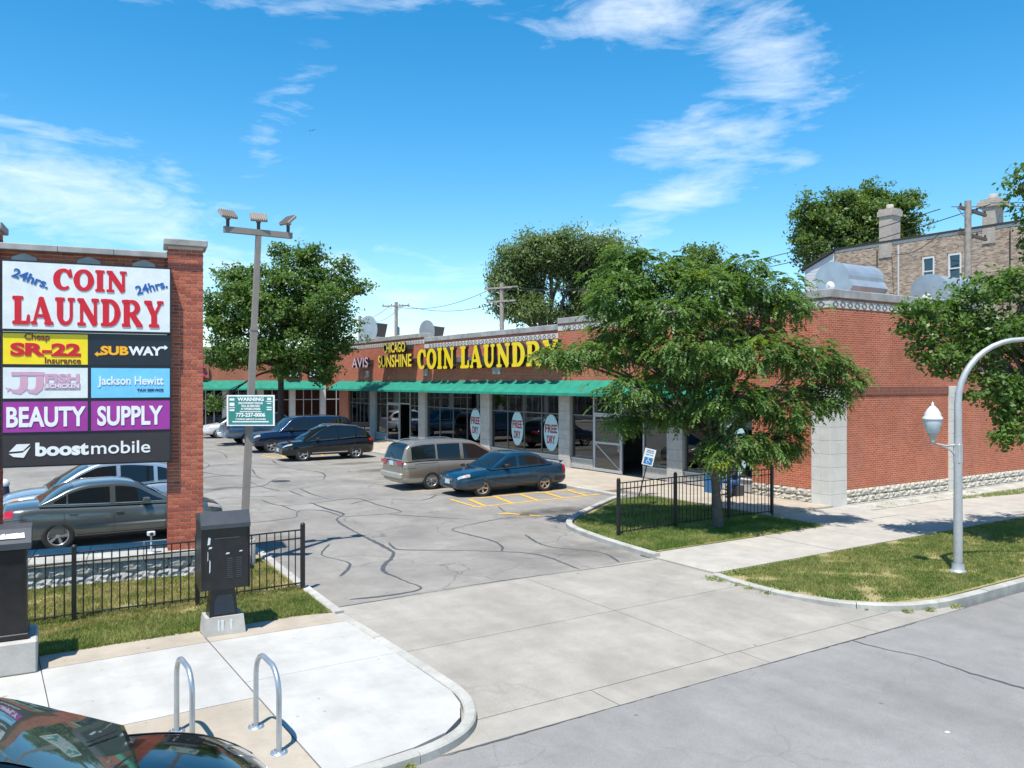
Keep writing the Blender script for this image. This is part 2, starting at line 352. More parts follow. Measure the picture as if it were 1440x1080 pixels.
def slab(name, poly, z0, z1, mat, parent=None, kind=None):
    a = sum(poly[i][0] * poly[(i + 1) % len(poly)][1] - poly[(i + 1) % len(poly)][0] * poly[i][1] for i in range(len(poly)))
    if a < 0: poly = poly[::-1]
    o = MB().prism(poly, z0, z1).build(name, mat, parent)
    if kind: o['kind'] = kind
    return o
def offset_path(pts, d):
    out = []
    for i, p in enumerate(pts):
        a = Vector(pts[max(i - 1, 0)]); c = Vector(pts[min(i + 1, len(pts) - 1)]); t = (c - a).normalized(); n = Vector((-t.y, t.x))
        out.append((p[0] + n.x * d, p[1] + n.y * d))
    return out
def smooth_path(pts, k=4):
    out = []; P = [Vector(p) for p in pts]
    for i in range(len(P) - 1):
        p0, p1, p2, p3 = P[max(i - 1, 0)], P[i], P[i + 1], P[min(i + 2, len(P) - 1)]
        for j in range(k):
            t = j / k
            out.append(tuple(.5 * ((2 * p1) + (-p0 + p2) * t + (2 * p0 - 5 * p1 + 4 * p2 - p3) * t * t + (-p0 + 3 * p1 - 3 * p2 + p3) * t ** 3)))
    out.append(tuple(P[-1])); return out
def seg(name, a, b_, w, z0, z1, mat, parent=None):
    """a straight block on the ground from a to b_"""
    a = Vector(a); b_ = Vector(b_); t = (b_ - a).normalized(); n = Vector((-t.y, t.x)) * w / 2
    return slab(name, [tuple(a - n), tuple(b_ - n), tuple(b_ + n), tuple(a + n)], z0, z1, mat, parent)
def resample(pts, step):
    out = [Vector(pts[0])]; acc = 0.0
    for i in range(len(pts) - 1):
        a, c = Vector(pts[i]), Vector(pts[i + 1]); L = (c - a).length; s = step - acc
        while s < L: out.append(a + (c - a) * (s / L)); s += step
        acc = (acc + L) % step
    if (out[-1] - Vector(pts[-1])).length > step * .3: out.append(Vector(pts[-1]))
    return [tuple(p) for p in out]
def curb(name, pts, w, z0, z1, block=1.5):
    """a kerb laid as a run of curved concrete blocks with small joints"""
    root = bpy.data.objects.new(name, None); C.objects.link(root); root['kind'] = 'structure'
    fine_ = resample(smooth_path(pts, 8), .12); per = max(2, int(block / .12)); i = 0
    while i < len(fine_) - 1:
        ch = fine_[i:i + per + 1]
        if len(ch) >= 2:
            d0 = (Vector(ch[1]) - Vector(ch[0])).normalized() * .008; ch = [tuple(Vector(ch[0]) + d0)] + ch[1:]
            L_, R_ = offset_path(ch, w / 2), offset_path(ch, -w / 2); L2, R2 = offset_path(ch, w / 2 - .02), offset_path(ch, -w / 2 + .02)
            m = MB(); n = len(ch); dz = random.uniform(-.006, .004)
            vs = [(x, y, z0) for x, y in L_] + [(x, y, z1 - .02 + dz) for x, y in L_] + [(x, y, z1 + dz) for x, y in L2] + [(x, y, z1 + dz) for x, y in R2] + [(x, y, z1 - .02 + dz) for x, y in R_] + [(x, y, z0) for x, y in R_]
            fs = []
            for r in range(5):
                for k in range(n - 1): fs.append((r * n + k, r * n + k + 1, r * n + n + k + 1, r * n + n + k))
            fs += [(0, n, 2 * n, 3 * n, 4 * n, 5 * n), (6 * n - 1, 5 * n - 1, 4 * n - 1, 3 * n - 1, 2 * n - 1, n - 1)]
            m.add(vs, fs); m.build('curb_block', M['curb'], root)
        i += per
    return root

# ---------------------------------------------------------------- lettering
def text(name, s, mat, parent, w, h, loc, rot=(R(90), 0, 0), bold=0.0, depth=.006, shear=0.0, side=None):
    """lettering from the built-in font, fitted to w x h metres, centred on loc (local axes of the parent)"""
    cu = bpy.data.curves.new(name, 'FONT'); cu.body = s; cu.align_x = 'CENTER'; cu.offset = bold; cu.extrude = .01; cu.shear = shear; cu.resolution_u = 4
    to = bpy.data.objects.new('tmp', cu); me = bpy.data.meshes.new_from_object(to); bpy.data.objects.remove(to); bpy.data.curves.remove(cu)
    co = np.empty(len(me.vertices) * 3, dtype=np.float32); me.vertices.foreach_get('co', co); co = co.reshape(-1, 3)
    mn, mx = co.min(0), co.max(0); sz = mx - mn; co = (co - (mn + mx) / 2)
    co[:, 0] *= w / sz[0]; co[:, 1] *= h / sz[1]; co[:, 2] *= depth / sz[2]
    me.vertices.foreach_set('co', co.astype(np.float32).ravel()); me.materials.clear(); me.materials.append(mat); me.update(); me.name = name
    if side:
        me.materials.append(side)
        for p in me.polygons:
            if abs(p.normal.z) < .5: p.material_index = 1
    return ob(name, me, parent, loc, rot)
def arcp(cx, cy, rx, ry, a0, a1, n=14): return [(cx + rx * math.cos(R(a0 + (a1 - a0) * i / n)), cy + ry * math.sin(R(a0 + (a1 - a0) * i / n))) for i in range(n + 1)]
def wlerp(n, *w):  # widths along a stroke
    out = []
    for i in range(n):
        t = i / (n - 1) * (len(w) - 1); k = min(int(t), len(w) - 2); out.append(w[k] + (w[k + 1] - w[k]) * (t - k))
    return out
def serif(x0, x1, y, w=.13): return ([(x0 + w * .4, y), (x1 - w * .4, y)], [w, w])
def G_(ch):
    T, B = .935, .065
    if ch == 'I': return .52, [([(.26, .05), (.26, .95)], [.30, .30]), serif(0, .52, T), serif(0, .52, B)]
    if ch == 'L': return .80, [([(.27, .05), (.27, .95)], [.30, .30]), serif(0, .54, T), serif(0, .78, B, .14), ([(.72, .06), (.74, .34)], [.20, .11])]
    if ch == 'A': return 1.06, [([(.16, .05), (.46, .97)], [.13, .13]), ([(.47, .95), (.84, .04)], [.26, .30]), ([(.25, .32), (.72, .32)], [.12, .12]), serif(0, .33, B), serif(.60, 1.06, B)]
    if ch == 'U':
        p = [(.25, .95), (.25, .5), (.25, .36)] + arcp(.51, .34, .26, .27, 180, 360, 12) + [(.77, .5), (.77, .95)]
        return 1.0, [(p, [.29, .29, .29] + wlerp(13, .28, .15, .15) + [.15, .15]), serif(0, .5, T), serif(.58, .97, T)]
    if ch == 'N': return 1.08, [([(.22, .05), (.22, .95)], [.15, .15]), ([(.20, .93), (.86, .06)], [.27, .27]), ([(.87, .1), (.87, .95)], [.15, .15]), serif(0, .36, T), serif(0, .44, B), serif(.66, 1.07, T)]
    if ch == 'D': return .98, [([(.26, .05), (.26, .95)], [.30, .30]), ([(.2, .93)] + arcp(.42, .5, .40, .43, 88, -88, 16) + [(.2, .07)], [.13] + wlerp(17, .14, .31, .14) + [.13]), serif(0, .4, T), serif(0, .4, B)]
    if ch == 'O': return 1.0, [(arcp(.5, .5, .35, .42, 0, 180, 16), wlerp(17, .31, .16, .31)), (arcp(.5, .5, .35, .42, 180, 360, 16), wlerp(17, .31, .16, .31))]
    if ch == 'C': return .92, [(arcp(.5, .5, .35, .42, 52, 308, 22), wlerp(23, .16, .16, .32, .32, .16, .14)), ([(.80, .97), (.82, .62)], [.10, .20]), ([(.72, .80), (.80, .70)], [.17, .2])]
    if ch == 'R': return 1.06, [([(.26, .05), (.26, .95)], [.30, .30]), ([(.2, .93)] + arcp(.48, .71, .30, .225, 88, -88, 14) + [(.3, .48)], [.13] + wlerp(15, .13, .29, .13) + [.13]), ([(.52, .46), (.86, .08)], [.24, .28]), serif(0, .4, T), serif(0, .46, B), serif(.68, 1.06, B, .14)]
    if ch == 'Y': return 1.02, [([(.22, .94), (.53, .42)], [.28, .26]), ([(.85, .94), (.53, .42)], [.14, .14]), ([(.52, .45), (.52, .05)], [.29, .29]), serif(0, .44, T), serif(.64, 1.02, T), serif(.24, .8, B)]
def bold_word(word, mat, parent, w, h, loc, rz=0.0, depth=.01, side=None, gap=.03, one=None):
    """fat slab-serif letters: every letter is a mesh of its own, fitted to w x h; x to the right, z up, facing -y"""
    tot = sum((.45 if c == ' ' else G_(c)[0] + gap) for c in word) - gap; sx = w / tot; x = -w / 2
    MR = Matrix.Rotation(rz, 4, 'Z')
    for c in word:
        if c == ' ': x += .45 * sx; continue
        wd, strokes = G_(c); m = MB()
        for si, (pts, ws) in enumerate(strokes):
            P = [Vector((px * sx, py * h)) for px, py in pts]; L_, R_ = [], []
            for i, p in enumerate(P):
                t = (P[min(i + 1, len(P) - 1)] - P[max(i - 1, 0)]).normalized(); n = Vector((-t.y, t.x)); hw = ws[i] / 2
                hx, hy = n.x * hw * sx, n.y * hw * h; L_.append((p.x + hx, p.y + hy)); R_.append((p.x - hx, p.y - hy))
            nn = len(P); d0 = -depth - si * .0012
            # rounded ends: a fan point pushed out a little
            e0 = P[0] - (P[1] - P[0]).normalized() * ws[0] * .22 * h; e1 = P[-1] + (P[-1] - P[-2]).normalized() * ws[-1] * .22 * h
            lo = L_ + R_; vs = [(a, d0, c2) for a, c2 in lo] + [(e0.x, d0, e0.y), (e1.x, d0, e1.y)]; k = len(vs)
            vs += [(a, 0, c2) for a, _, c2 in vs]
            fs = [(i, i + 1, nn + i + 1, nn + i) for i in range(nn - 1)] + [(0, nn, 2 * nn), (nn - 1, 2 * nn + 1, 2 * nn - 1)]
            fs2 = [tuple(q + k for q in reversed(f)) for f in fs]
            m.add(vs, [tuple(reversed(f)) for f in fs] + fs2, 0)
            rim = list(range(nn)) + [2 * nn + 1] + list(range(2 * nn - 1, nn - 1, -1)) + [2 * nn]
            m.add(vs, [(rim[i], rim[(i + 1) % len(rim)], rim[(i + 1) % len(rim)] + k, rim[i] + k) for i in range(len(rim))], 1 if side else 0)
        o = m.build('letter', [mat, side] if side else mat, parent)
        o.location = Vector(loc) + MR @ Vector((x, 0, 0)); o.rotation_euler = (0, 0, rz); x += (wd + gap) * sx
exec_parts = []
# ================================================================ the ground
sheet('ground', [[(-700, -700), (700, -700), (700, 700), (-700, 700)]], -.22, M['land'])
sheet('street', [[(-300, -14), (300, -14), (300, 7.46), (-300, 7.46)]], -.06, M['asphalt_street'])
sheet('far_verge', [[(-300, -60), (300, -60), (300, -14), (-300, -14)]], -.06, M['soil'])
sheet('parking_lot', [[(-70, 17.6), (4.9, 17.6), (4.9, 13.1), (18.2, 12.9), (18.2, 15), (21.35, 15.3), (21.35, 62), (40, 62), (40, 110), (-70, 110)]], 0, M['asphalt_lot'])
dz_ = lambda y: -.056 + .056 * min(max((y - 7.9) / 1.7, 0), 1)
drive = thing('driveway', None, None); drive['kind'] = 'structure'
def dslab(name, x0, x1, y0, y1):
    m = MB(); ys = [y0, (y0 + y1) / 2, y1]; g = .007
    for i in range(2):
        a, c = ys[i] + (g if i == 0 else 0), ys[i + 1] - (g if i == 1 else 0)
        m.add([(x0 + g, a, dz_(a) + .002), (x1 - g, a, dz_(a) + .002), (x1 - g, c, dz_(c) + .002), (x0 + g, c, dz_(c) + .002),
               (x0 + g, a, dz_(a) - .1), (x1 - g, a, dz_(a) - .1), (x1 - g, c, dz_(c) - .1), (x0 + g, c, dz_(c) - .1)],
              [(0, 1, 2, 3), (4, 5, 1, 0), (5, 6, 2, 1), (6, 7, 3, 2), (7, 4, 0, 3)])
    return m.build(name, M['concrete_drive'], drive)
for (x0, x1) in ((4.3, 8.85), (8.85, 12.6)):
    for (y0, y1) in ((8.02, 10.45), (10.45, 13.12)): dslab('concrete_slab', x0, x1, y0, y1)
dslab('gutter_slab', 12.6, 14.4, 8.02, 8.6)
for x0, x1 in ((3.2, 6.4), (6.4, 9.1), (9.1, 11.6), (11.6, 14.1)): dslab('gutter_slab', x0, x1, 7.46, 8.02)
sheet('driveway_bed', [[(3, 7.4), (13.8, 7.4), (13.8, 13.2), (4.8, 13.2)]], lambda x, y: -.14 if y < 9 else -.06, M['joint'])

# tar lines poured into the cracks
CR = [[(8.74, 25.08), (8.72, 23.54), (8.78, 22.36), (8.23, 21.42), (7.96, 19.32), (7.82, 17.32), (7.62, 16.46), (6.86, 15.34), (6.8, 14.34), (6.82, 13.51), (6.16, 13.38), (5.4, 13.5)],
 [(6.05, 22.35), (6.81, 22.34), (7.46, 22.58), (7.74, 23.31), (8.06, 23.68), (8.51, 23.2), (8.58, 22.06)],
 [(8.52, 21.89), (9.8, 21.7), (10.37, 21.88), (10.32, 23.41), (10.25, 25.11), (8.79, 24.85), (7.76, 24.95), (7.61, 26.48)],
 [(9.82, 21.57), (10.46, 20.73), (11.36, 19.53)], [(8.14, 17.83), (7.97, 17.22), (8.04, 16.83), (8.94, 16.18), (9.79, 15.46), (10.31, 14.7), (10.19, 13.15)],
 [(12.16, 19.21), (11.05, 18.86), (10.22, 18.49), (10.2, 17.66), (10.28, 16.81), (10.17, 16.07), (9.84, 15.49)], [(9.59, 28.61), (9.44, 26.95), (9.52, 25.24)],
 [(9.98, 36.06), (9.34, 33.02), (9.34, 31.98)], [(8.61, 31.48), (8.6, 29.42), (8.8, 28.3)], [(13.24, 21.07), (12.65, 19.57)], [(7.79, 25.05), (7.8, 23.84), (7.85, 23.52)],
 [(9.07, 28.13), (9.01, 26.49)], [(11.2, 30.6), (12.0, 33.0), (11.4, 36.2), (11.9, 39.5)], [(8.2, 38), (9.8, 38.6), (11.9, 37.2)], [(6.5, 33), (8.2, 34.1), (9.3, 33.0)], [(10.4, 42), (10.9, 46), (9.8, 50)],
 [(5.4, 27), (6.8, 27.5), (8.3, 27.0)], [(9.6, 24.0), (10.8, 24.6), (11.9, 23.6), (12.9, 24.4)], [(5.3, 22.4), (5.9, 24.3), (5.6, 26.4), (6.3, 29.0)], [(6.3, 29), (7.4, 30.1), (8.6, 29.9), (9.9, 31.9), (11.9, 31.6)], [(11.4, 16.9), (11.0, 15.4), (11.6, 14.2), (11.3, 13.2)], [(6.9, 18.4), (6.3, 17.3), (6.5, 16.2), (5.9, 15.2)], [(8.6, 33.5), (7.9, 36.2), (8.9, 39.4), (8.2, 43.5)]]
def tarline(pts, w, z, name='crack_filler', root=None):
    P = resample(smooth_path(pts, 6), .10); P = [(x + random.gauss(0, .008), y + random.gauss(0, .008)) for x, y in P]
    Lp, Rp, m = [], [], MB(); n = len(P); ph = random.random() * 9
    for i, (p, a, c) in enumerate(zip(P, offset_path(P, 1), offset_path(P, -1))):
        ww = w * (.75 + .45 * math.sin(i * .16 + ph) * math.sin(i * .07)) * min(1, i / 3 + .2, (n - i) / 3)
        Lp.append((p[0] + (a[0] - p[0]) * ww, p[1] + (a[1] - p[1]) * ww, z)); Rp.append((p[0] + (c[0] - p[0]) * ww, p[1] + (c[1] - p[1]) * ww, z))
    m.add(Lp + Rp, [(i, n + i, n + i + 1, i + 1) for i in range(n - 1)]); return m.build(name, M['tar'], root)
lotm = thing('lot_markings', None, None); lotm['kind'] = 'structure'
for i, c in enumerate(CR): tarline(c, .05 if i < 1 else .035, .004, root=lotm)
tarline([(4.95, 13.14), (8, 13.2), (10.2, 13.05), (12.4, 12.95)], .014, .005, root=lotm)
tarline([(10.9, 7.62), (10.95, 6.97), (11.08, 6.43), (11.01, 5.71), (11.02, 4.6), (10.9, 2)], .022, -.056, root=lotm)
tarline([(4.0, 7.44), (8, 7.47), (12.6, 7.44)], .012, -.055, root=lotm)
def stripe(a, c, w=.11, mat='yellow_paint', z=.008):
    if abs(a[1] - c[1]) > abs(a[0] - c[0]): z += .005
    return stripe_(a, c, w, mat, z)
def stripe_(a, c, w, mat, z): seg('painted_line', a, c, w, z - .004, z, M[mat], lotm)
stripe((12.6, 21.35), (18.3, 21.55)); stripe((13.4, 23.0), (18.05, 22.95)); stripe((12.62, 21.4), (12.75, 23.2), .10)
for i in range(6):
    x = 12.95 + i * 1.0; stripe((x, 21.42), (x + .32, 22.9), .13)
stripe((12.7, 19.95), (13.1, 19.2), .14); stripe((12.95, 19.45), (13.3, 18.9), .1); stripe((12.5, 19.9), (12.85, 19.7), .1)
for y in (25.4, 28.2, 31.0, 33.7, 36.4): stripe((12.4, y), (17.6, y + .05), .10, 'faded_paint')
stripe((12.4, 40.4), (17.6, 40.4)); stripe((12.3, 42.4), (17.6, 42.4)); stripe((12.35, 40.4), (12.2, 42.4), .12)
for i in range(5): stripe((12.8 + i, 40.5), (13.2 + i, 42.3), .12)
for i, y in enumerate((46.6, 49.4, 52.4)): stripe((12.2, y), (17.4, y), .10, 'faded_paint')
for y in (20.3, 23.3, 26.2, 29): stripe((-6, y), (5.0, y), .10, 'faded_paint')
mh = thing('manhole_cover', 'round dark iron manhole cover in the open asphalt of the lot', 'manhole', (9.66, 30.97, .004))
MB().lathe([(0, .008), (.27, .008), (.28, 0)], 20).build('cover', M['kiosk_grey'], mh)
MB().lathe([(.29, 0), (.29, .012), (.34, .012), (.35, 0)], 20).build('ring', M['tar'], mh)

# pavement on the left: slabs of two ages
pave = thing('pavement', None, None); pave['kind'] = 'structure'
sheet('pavement_bed', [[(-30, 7.42), (3.9, 7.5), (4.5, 8.0), (4.82, 8.7), (4.86, 13), (-30, 13)]], -.02, M['joint'])
def pslab(poly, mat, root=pave, z=.04): return slab('paving_slab', poly, -.03, z, M[mat], root)
xs = [-9.9, -7.75, -5.65, -3.55, -1.43, .68, 2.785]
for i in range(len(xs) - 1):
    a, c = xs[i] + .006, xs[i + 1] - .006
    pslab([(a, 9.84), (c, 9.84), (c, 12.3 if i else 12.3), (a, 12.3)], 'concrete_white')
    pslab([(a, 7.5), (c, 7.5), (c, 9.825), (a, 9.825)], 'concrete_tan')
    pslab([(a, 12.315), (c, 12.315), (c, 12.95 + random.uniform(-.03, .03)), (a, 12.95 + random.uniform(-.03, .03))], 'concrete_tan')
pslab([(2.797, 12.28), (4.83, 12.2), (4.84, 10.4), (2.797, 10.4)], 'concrete_white')
pslab([(2.797, 10.392), (4.84, 10.392), (4.82, 8.75), (4.72, 8.35), (4.52, 8.0), (4.2, 7.74), (3.75, 7.6), (3.3, 7.55), (2.797, 7.53)], 'concrete_white')
pslab([(2.797, 12.295), (4.83, 12.215), (4.85, 12.75), (4.2, 12.9), (2.797, 12.98)], 'concrete_tan')
curb('corner_curb', [(4.90, 12.62), (4.93, 10.6), (4.93, 9.3), (4.90, 8.65), (4.77, 8.22), (4.5, 7.82), (4.1, 7.58), (3.6, 7.48), (2.6, 7.45), (-1, 7.44), (-9, 7.44)], .15, -.16, .05)
curb('lot_curb', [(4.92, 12.7), (5.0, 14.5), (5.1, 16.5), (5.2, 18.2), (5.1, 19.3)], .17, -.08, .07)

# the pavement, verge and kerbs on the right
pv2 = thing('side_pavement', None, None); pv2['kind'] = 'structure'
sheet('side_pavement_bed', [[(12.1, 11.25), (60, 11.25), (60, 15.3), (18.3, 15.3), (12.1, 13.45)]], .0, M['joint'])
x = 12.15
while x < 58:
    a, c = x + .006, x + 1.95 - .006
    pslab([(a, 11.32), (c, 11.32), (c, 13.38), (a, 13.38)], 'concrete_walk', pv2, .04 + random.uniform(-.004, .004)); x += 1.95
pslab([(18.5, 13.4), (21.85, 13.4), (21.85, 15.27), (18.5, 15.2)], 'concrete_walk', pv2, .045)
slab('grass_verge', [(12.1, 11.25), (12.02, 9.9), (12.3, 8.75), (12.9, 8.1), (13.9, 7.86), (60, 7.86), (60, 11.28), (12.1, 11.28)], -.1, .035, M['soil'], None, 'structure')
slab('wall_verge', [(21.86, 13.40), (60, 13.40), (60, 14.3), (21.86, 14.3)], -.1, .03, M['concrete_walk'], None, 'structure')
slab('foundation_apron', [(21.86, 14.31), (60, 14.31), (60, 15.34), (21.86, 15.34)], -.1, .045, M['curb'], None, 'structure')
curb('verge_curb', [(12.05, 11.2), (11.96, 10.4), (12.0, 9.5), (12.3, 8.65), (12.85, 8.08), (13.6, 7.78), (14.6, 7.70), (17, 7.68), (22, 7.68), (34, 7.68)], .16, -.16, .07)
# island
isl = [(12.42, 13.42), (12.46, 14.6), (12.62, 15.8), (12.95, 16.9), (13.5, 17.6), (15, 18.7), (17, 20.0), (18.3, 20.1), (18.42, 15.4), (18.42, 13.42)]
slab('island_soil', isl, -.05, .05, M['soil'], None, 'structure')
curb('island_curb', [(12.2, 13.0), (12.28, 13.9), (12.38, 14.9), (12.55, 15.9), (12.82, 16.85), (13.25, 17.5), (14.0, 18.15), (15.2, 18.98), (16.6, 19.9), (17.3, 20.3)], .17, -.08, .12)
# raised walk in front of the shops
wk = thing('shop_walkway', None, None); wk['kind'] = 'structure'
y = 15.22
while y < 56:
    y2 = y + 1.6; x0 = 18.45 if y < 20.3 else (17.75 if y < 56 else 17.8)
    pslab([(x0, y + .006), (21.38, y + .006), (21.38, y2 - .006), (x0, y2 - .006)], 'concrete_tan', wk, .10 + random.uniform(-.003, .003)); y = y2
curb('shop_curb', [(17.66, 20.3), (17.66, 56.8)], .16, -.05, .11)
sheet('wing_walk', [[(-20, 60.5), (34, 60.5), (34, 63.5), (-20, 63.5)]], .06, M['concrete_tan'])

# ================================================================ the brick shop building
def box_part(name, mat, root, *r, bev=0): return bx(name, *r, M[mat] if isinstance(mat, str) else mat, root, bev)
def shared(name, me, root, loc, rot=None): return ob(name, me, root, loc, rot)
def rock_mesh(w, h, mat, seed, d=.10):
    """rock faced block: x width, -y face rough, z up, origin at its lower left back"""
    r = random.Random(seed); nx, nz = 7, 4; m = MB(); vs = []
    for j in range(nz + 1):
        for i in range(nx + 1):
            e = (i in (0, nx)) or (j in (0, nz))
            vs.append((i / nx * w + (0 if i in (0, nx) else r.uniform(-.02, .02)), (-.012 if e else -d * r.uniform(.25, 1.0)), j / nz * h + (0 if j in (0, nz) else r.uniform(-.012, .012))))
    m.add(vs, [(j * (nx + 1) + i, j * (nx + 1) + i + 1, (j + 1) * (nx + 1) + i + 1, (j + 1) * (nx + 1) + i) for j in range(nz) for i in range(nx)])
    m.box(0, w, -.012, .08, 0, h); return m.mesh('rock_block', mat)
ROCKS = [rock_mesh(.58, .205, M['rock'], s, .075) for s in range(6)]
bl = thing('shop_building', 'long low red brick shopping building with green awnings and diamond pattern frieze', 'building', (21.4, 15.35, 0))
def BP(name, mat, *r, bev=0):   # parts given in world metres
    o = box_part(name, mat, bl, *(r[0] - 21.4, r[1] - 21.4, r[2] - 15.35, r[3] - 15.35, r[4], r[5]), bev=bev); return o
BM = Matrix.Translation((-21.4, -15.35, 0))
# upper walls: y ranges with frieze base and coping top
SEC = [(15.35, 29.1, 6.04, 6.60), (29.1, 42.0, 5.72, 6.34), (42.0, 55.0, 6.0, 6.62)]
for (y0, y1, fz, ct) in SEC:
    BP('brick_wall', 'brick_red', 21.4, 21.7, y0 + (.32 if y0 < 16 else 0.002), y1 - .002, 3.38, fz)
    BP('brick_band', 'brick_red', 21.395, 21.7, y0 + (.32 if y0 < 16 else 0.002), y1 - .002, fz + .232, ct - .26)
    BP('frieze_band', 'cream', 21.385, 21.7, y0 + (.32 if y0 < 16 else 0.002), y1 - .002, fz + .002, fz + .23)
    n = int((y1 - y0) / 1.5)
    for i in range(n):
        a = y0 + (y1 - y0) * i / n; c = y0 + (y1 - y0) * (i + 1) / n - .006
        if a < 15.4: a = 15.3
        BP('coping_stone', 'coping', 21.345, 21.8, a, c, ct - .258, ct - random.uniform(.0, .01), bev=.015)
XS = [(21.4, 28.6, 6.04, 6.60), (28.6, 36.0, 5.38, 5.98)]
for (x0, x1, fz, ct) in XS:
    BP('brick_wall', 'brick_red', x0, x1 - .002, 15.35, 15.65, .5, fz)
    BP('brick_band', 'brick_red', x0, x1 - .002, 15.345, 15.65, fz + .232, ct - .26)
    BP('frieze_band', 'cream', x0 - (.015 if x0 < 22 else 0), x1 - .002, 15.335, 15.65, fz + .002, fz + .23)
    n = int((x1 - x0) / 1.5)
    for i in range(n):
        a = x0 + (x1 - x0) * i / n + (.42 if i == 0 and x0 < 22 else 0)
        BP('coping_stone', 'coping', a, x0 + (x1 - x0) * (i + 1) / n - .006, 15.295, 15.8, ct - .258, ct - random.uniform(.0, .01), bev=.015)
BP('brick_wall', 'brick_red', 28.4, 28.6, 15.65, 29, 5.2, 6.34)
# diamonds of the frieze, each a lozenge outline standing proud
dm = MB()
for s in range(4):
    a0, a1 = R(90 * s), R(90 * s + 90); ro, ri = .108, .083
    p = [(math.cos(a0) * ro * 1.35, 0, math.sin(a0) * ro), (math.cos(a1) * ro * 1.35, 0, math.sin(a1) * ro), (math.cos(a1) * ri * 1.35, 0, math.sin(a1) * ri), (math.cos(a0) * ri * 1.35, 0, math.sin(a0) * ri)]
    dm.add(p + [(x, -.012, z) for x, _, z in p], [(4, 5, 6, 7), (0, 1, 5, 4), (2, 3, 7, 6)])
dme = dm.mesh('diamond', pm('diamond_grey', (.14, .13, .125), .8, var=.1))
for (y0, y1, fz, ct) in SEC:
    n = int((y1 - y0 - .3) / .36)
    for i in range(n): shared('frieze_diamond', dme, bl, (21.384 - 21.4, y0 + .3 + i * .36 - 15.35, fz + .116), (0, 0, R(-90)))
for (x0, x1, fz, ct) in XS:
    for i in range(int((x1 - x0 - .2) / .36)): shared('frieze_diamond', dme, bl, (x0 + .24 + i * .36 - 21.4, 15.334 - 15.35, fz + .116))
# corner of plain brick beside the last window, soldier course, white piers
BP('brick_wall', 'brick_red', 21.4, 21.7, 15.652, 18.3, .5, 3.378)
BP('soldier_course', 'soldier', 21.375, 21.41, 15.97, 18.3, 3.40, 3.65)
BP('soldier_course', 'soldier', 22.16, 27.88, 15.325, 15.36, 3.40, 3.65)
z = 0.0
for r_ in range(9):
    h = .406
    BP('stone_block', 'white_stone', 21.33, 22.13, 15.28, 15.64, z, z + h - .007, bev=.006)
    BP('stone_block', 'white_stone', 21.333, 21.6, 15.647, 15.96, z, z + h - .007, bev=.006)
    BP('stone_block', 'white_stone', 27.89, 28.5, 15.28, 15.5, z, z + h - .007, bev=.006); z += h
for px0, px1 in ((22.14, 27.88), (28.51, 35.9)):
    n = round((px1 - px0) / .59)
    for row in range(2):
        for i in range(n):
            o = shared('rock_block', ROCKS[(i * 5 + row * 3) % 6], bl, (px0 + (px1 - px0) * i / n - 21.4, 15.345 - 15.35, .07 + row * .215)); o.scale = ((px1 - px0) / n / .585, 1, 1)
for row in range(2):
    for i in range(4):
        o = shared('rock_block', ROCKS[(i * 2 + row * 3 + 1) % 6], bl, (21.395 - 21.4, 18.3 - i * .585 - 15.35, .07 + row * .215), (0, 0, R(-90)))
BP('footing', 'curb', 21.36, 21.7, 15.65, 18.3, -.05, .068); BP('footing', 'curb', 22.13, 36, 15.22, 15.6, -.05, .068)
# shop fronts
piers = [(21.45, 22.25), (28.19, 29.0), (34.8, 35.7), (41.85, 42.7), (48.9, 49.7)]
for (a, c) in piers:
    z = 0.1
    for r_ in range(8): BP('stone_block', 'grey_stone', 21.34, 21.7, a + .002, c - .002, z, z + .402 if r_ < 7 else 3.37, bev=.005); z += .408
BP('brick_pier', 'brick_red', 21.38, 21.7, 53.5, 55.0, 0, 3.378)
bme = MB().bev(0, .39, 0, .2, 0, .195, .006).mesh('sill_block', M['grey_stone'])
FR = MB(); FL = MB()
def window(y0, y1, cols, z0=.62, rail=2.38, z1=3.3, blocks=True):
    w = y1 - y0
    fr = MB(); X = 21.50
    fr.box(X - .03, X + .04, y0, y1, z0 - .05, z0); fr.box(X - .03, X + .04, y0, y1, z1, z1 + .05); fr.box(X - .025, X + .035, y0 + .05, y1 - .05, rail - .025, rail + .025)
    for i in range(cols + 1):
        yc = y0 + .025 + (w - .05) * i / cols
        for za, zb in ((z0, rail - .025), (rail + .025, z1)): fr.box(X - .026, X + .036, yc - .025, yc + .025, za, zb)
    o = MB(); o.v, o.f, o.mi, o.sm = [tuple(BM @ Vector(v)) for v in fr.v], fr.f, fr.mi, fr.sm
    fo = o.build('window_frame', M['frame'], bl)
    for i in range(cols):
        ya = y0 + .05 + (w - .05) * i / cols; yb = y0 + (w - .05) * (i + 1) / cols
        for za, zb in ((z0, rail - .025), (rail + .025, z1)):
            p = MB(); p.box(X - 21.4, X + .008 - 21.4, ya - 15.35, yb - 15.35, za, zb); p.build('pane', M['glass'], fo)
    if blocks:
        n = max(1, round(w / .4))
        for r_ in range(2):
            for i in range(n):
                o = shared('sill_block', bme, bl, (21.43 - 21.4, y1 - i * w / n - 15.35 - .003, .12 + r_ * .2), (0, 0, R(-90))); o.scale = ((w / n - .008) / .39, 1, 1)
        BP('sill', 'cream', 21.38, 21.6, y0, y1, .52, .568, bev=.01)
window(18.32, 21.43, 1, rail=2.7); window(22.27, 23.62, 1); window(26.72, 28.17, 1); window(29.02, 34.78, 4); window(35.72, 41.83, 4)
window(42.72, 44.0, 1); window(47.32, 48.88, 1); window(49.72, 53.48, 3)
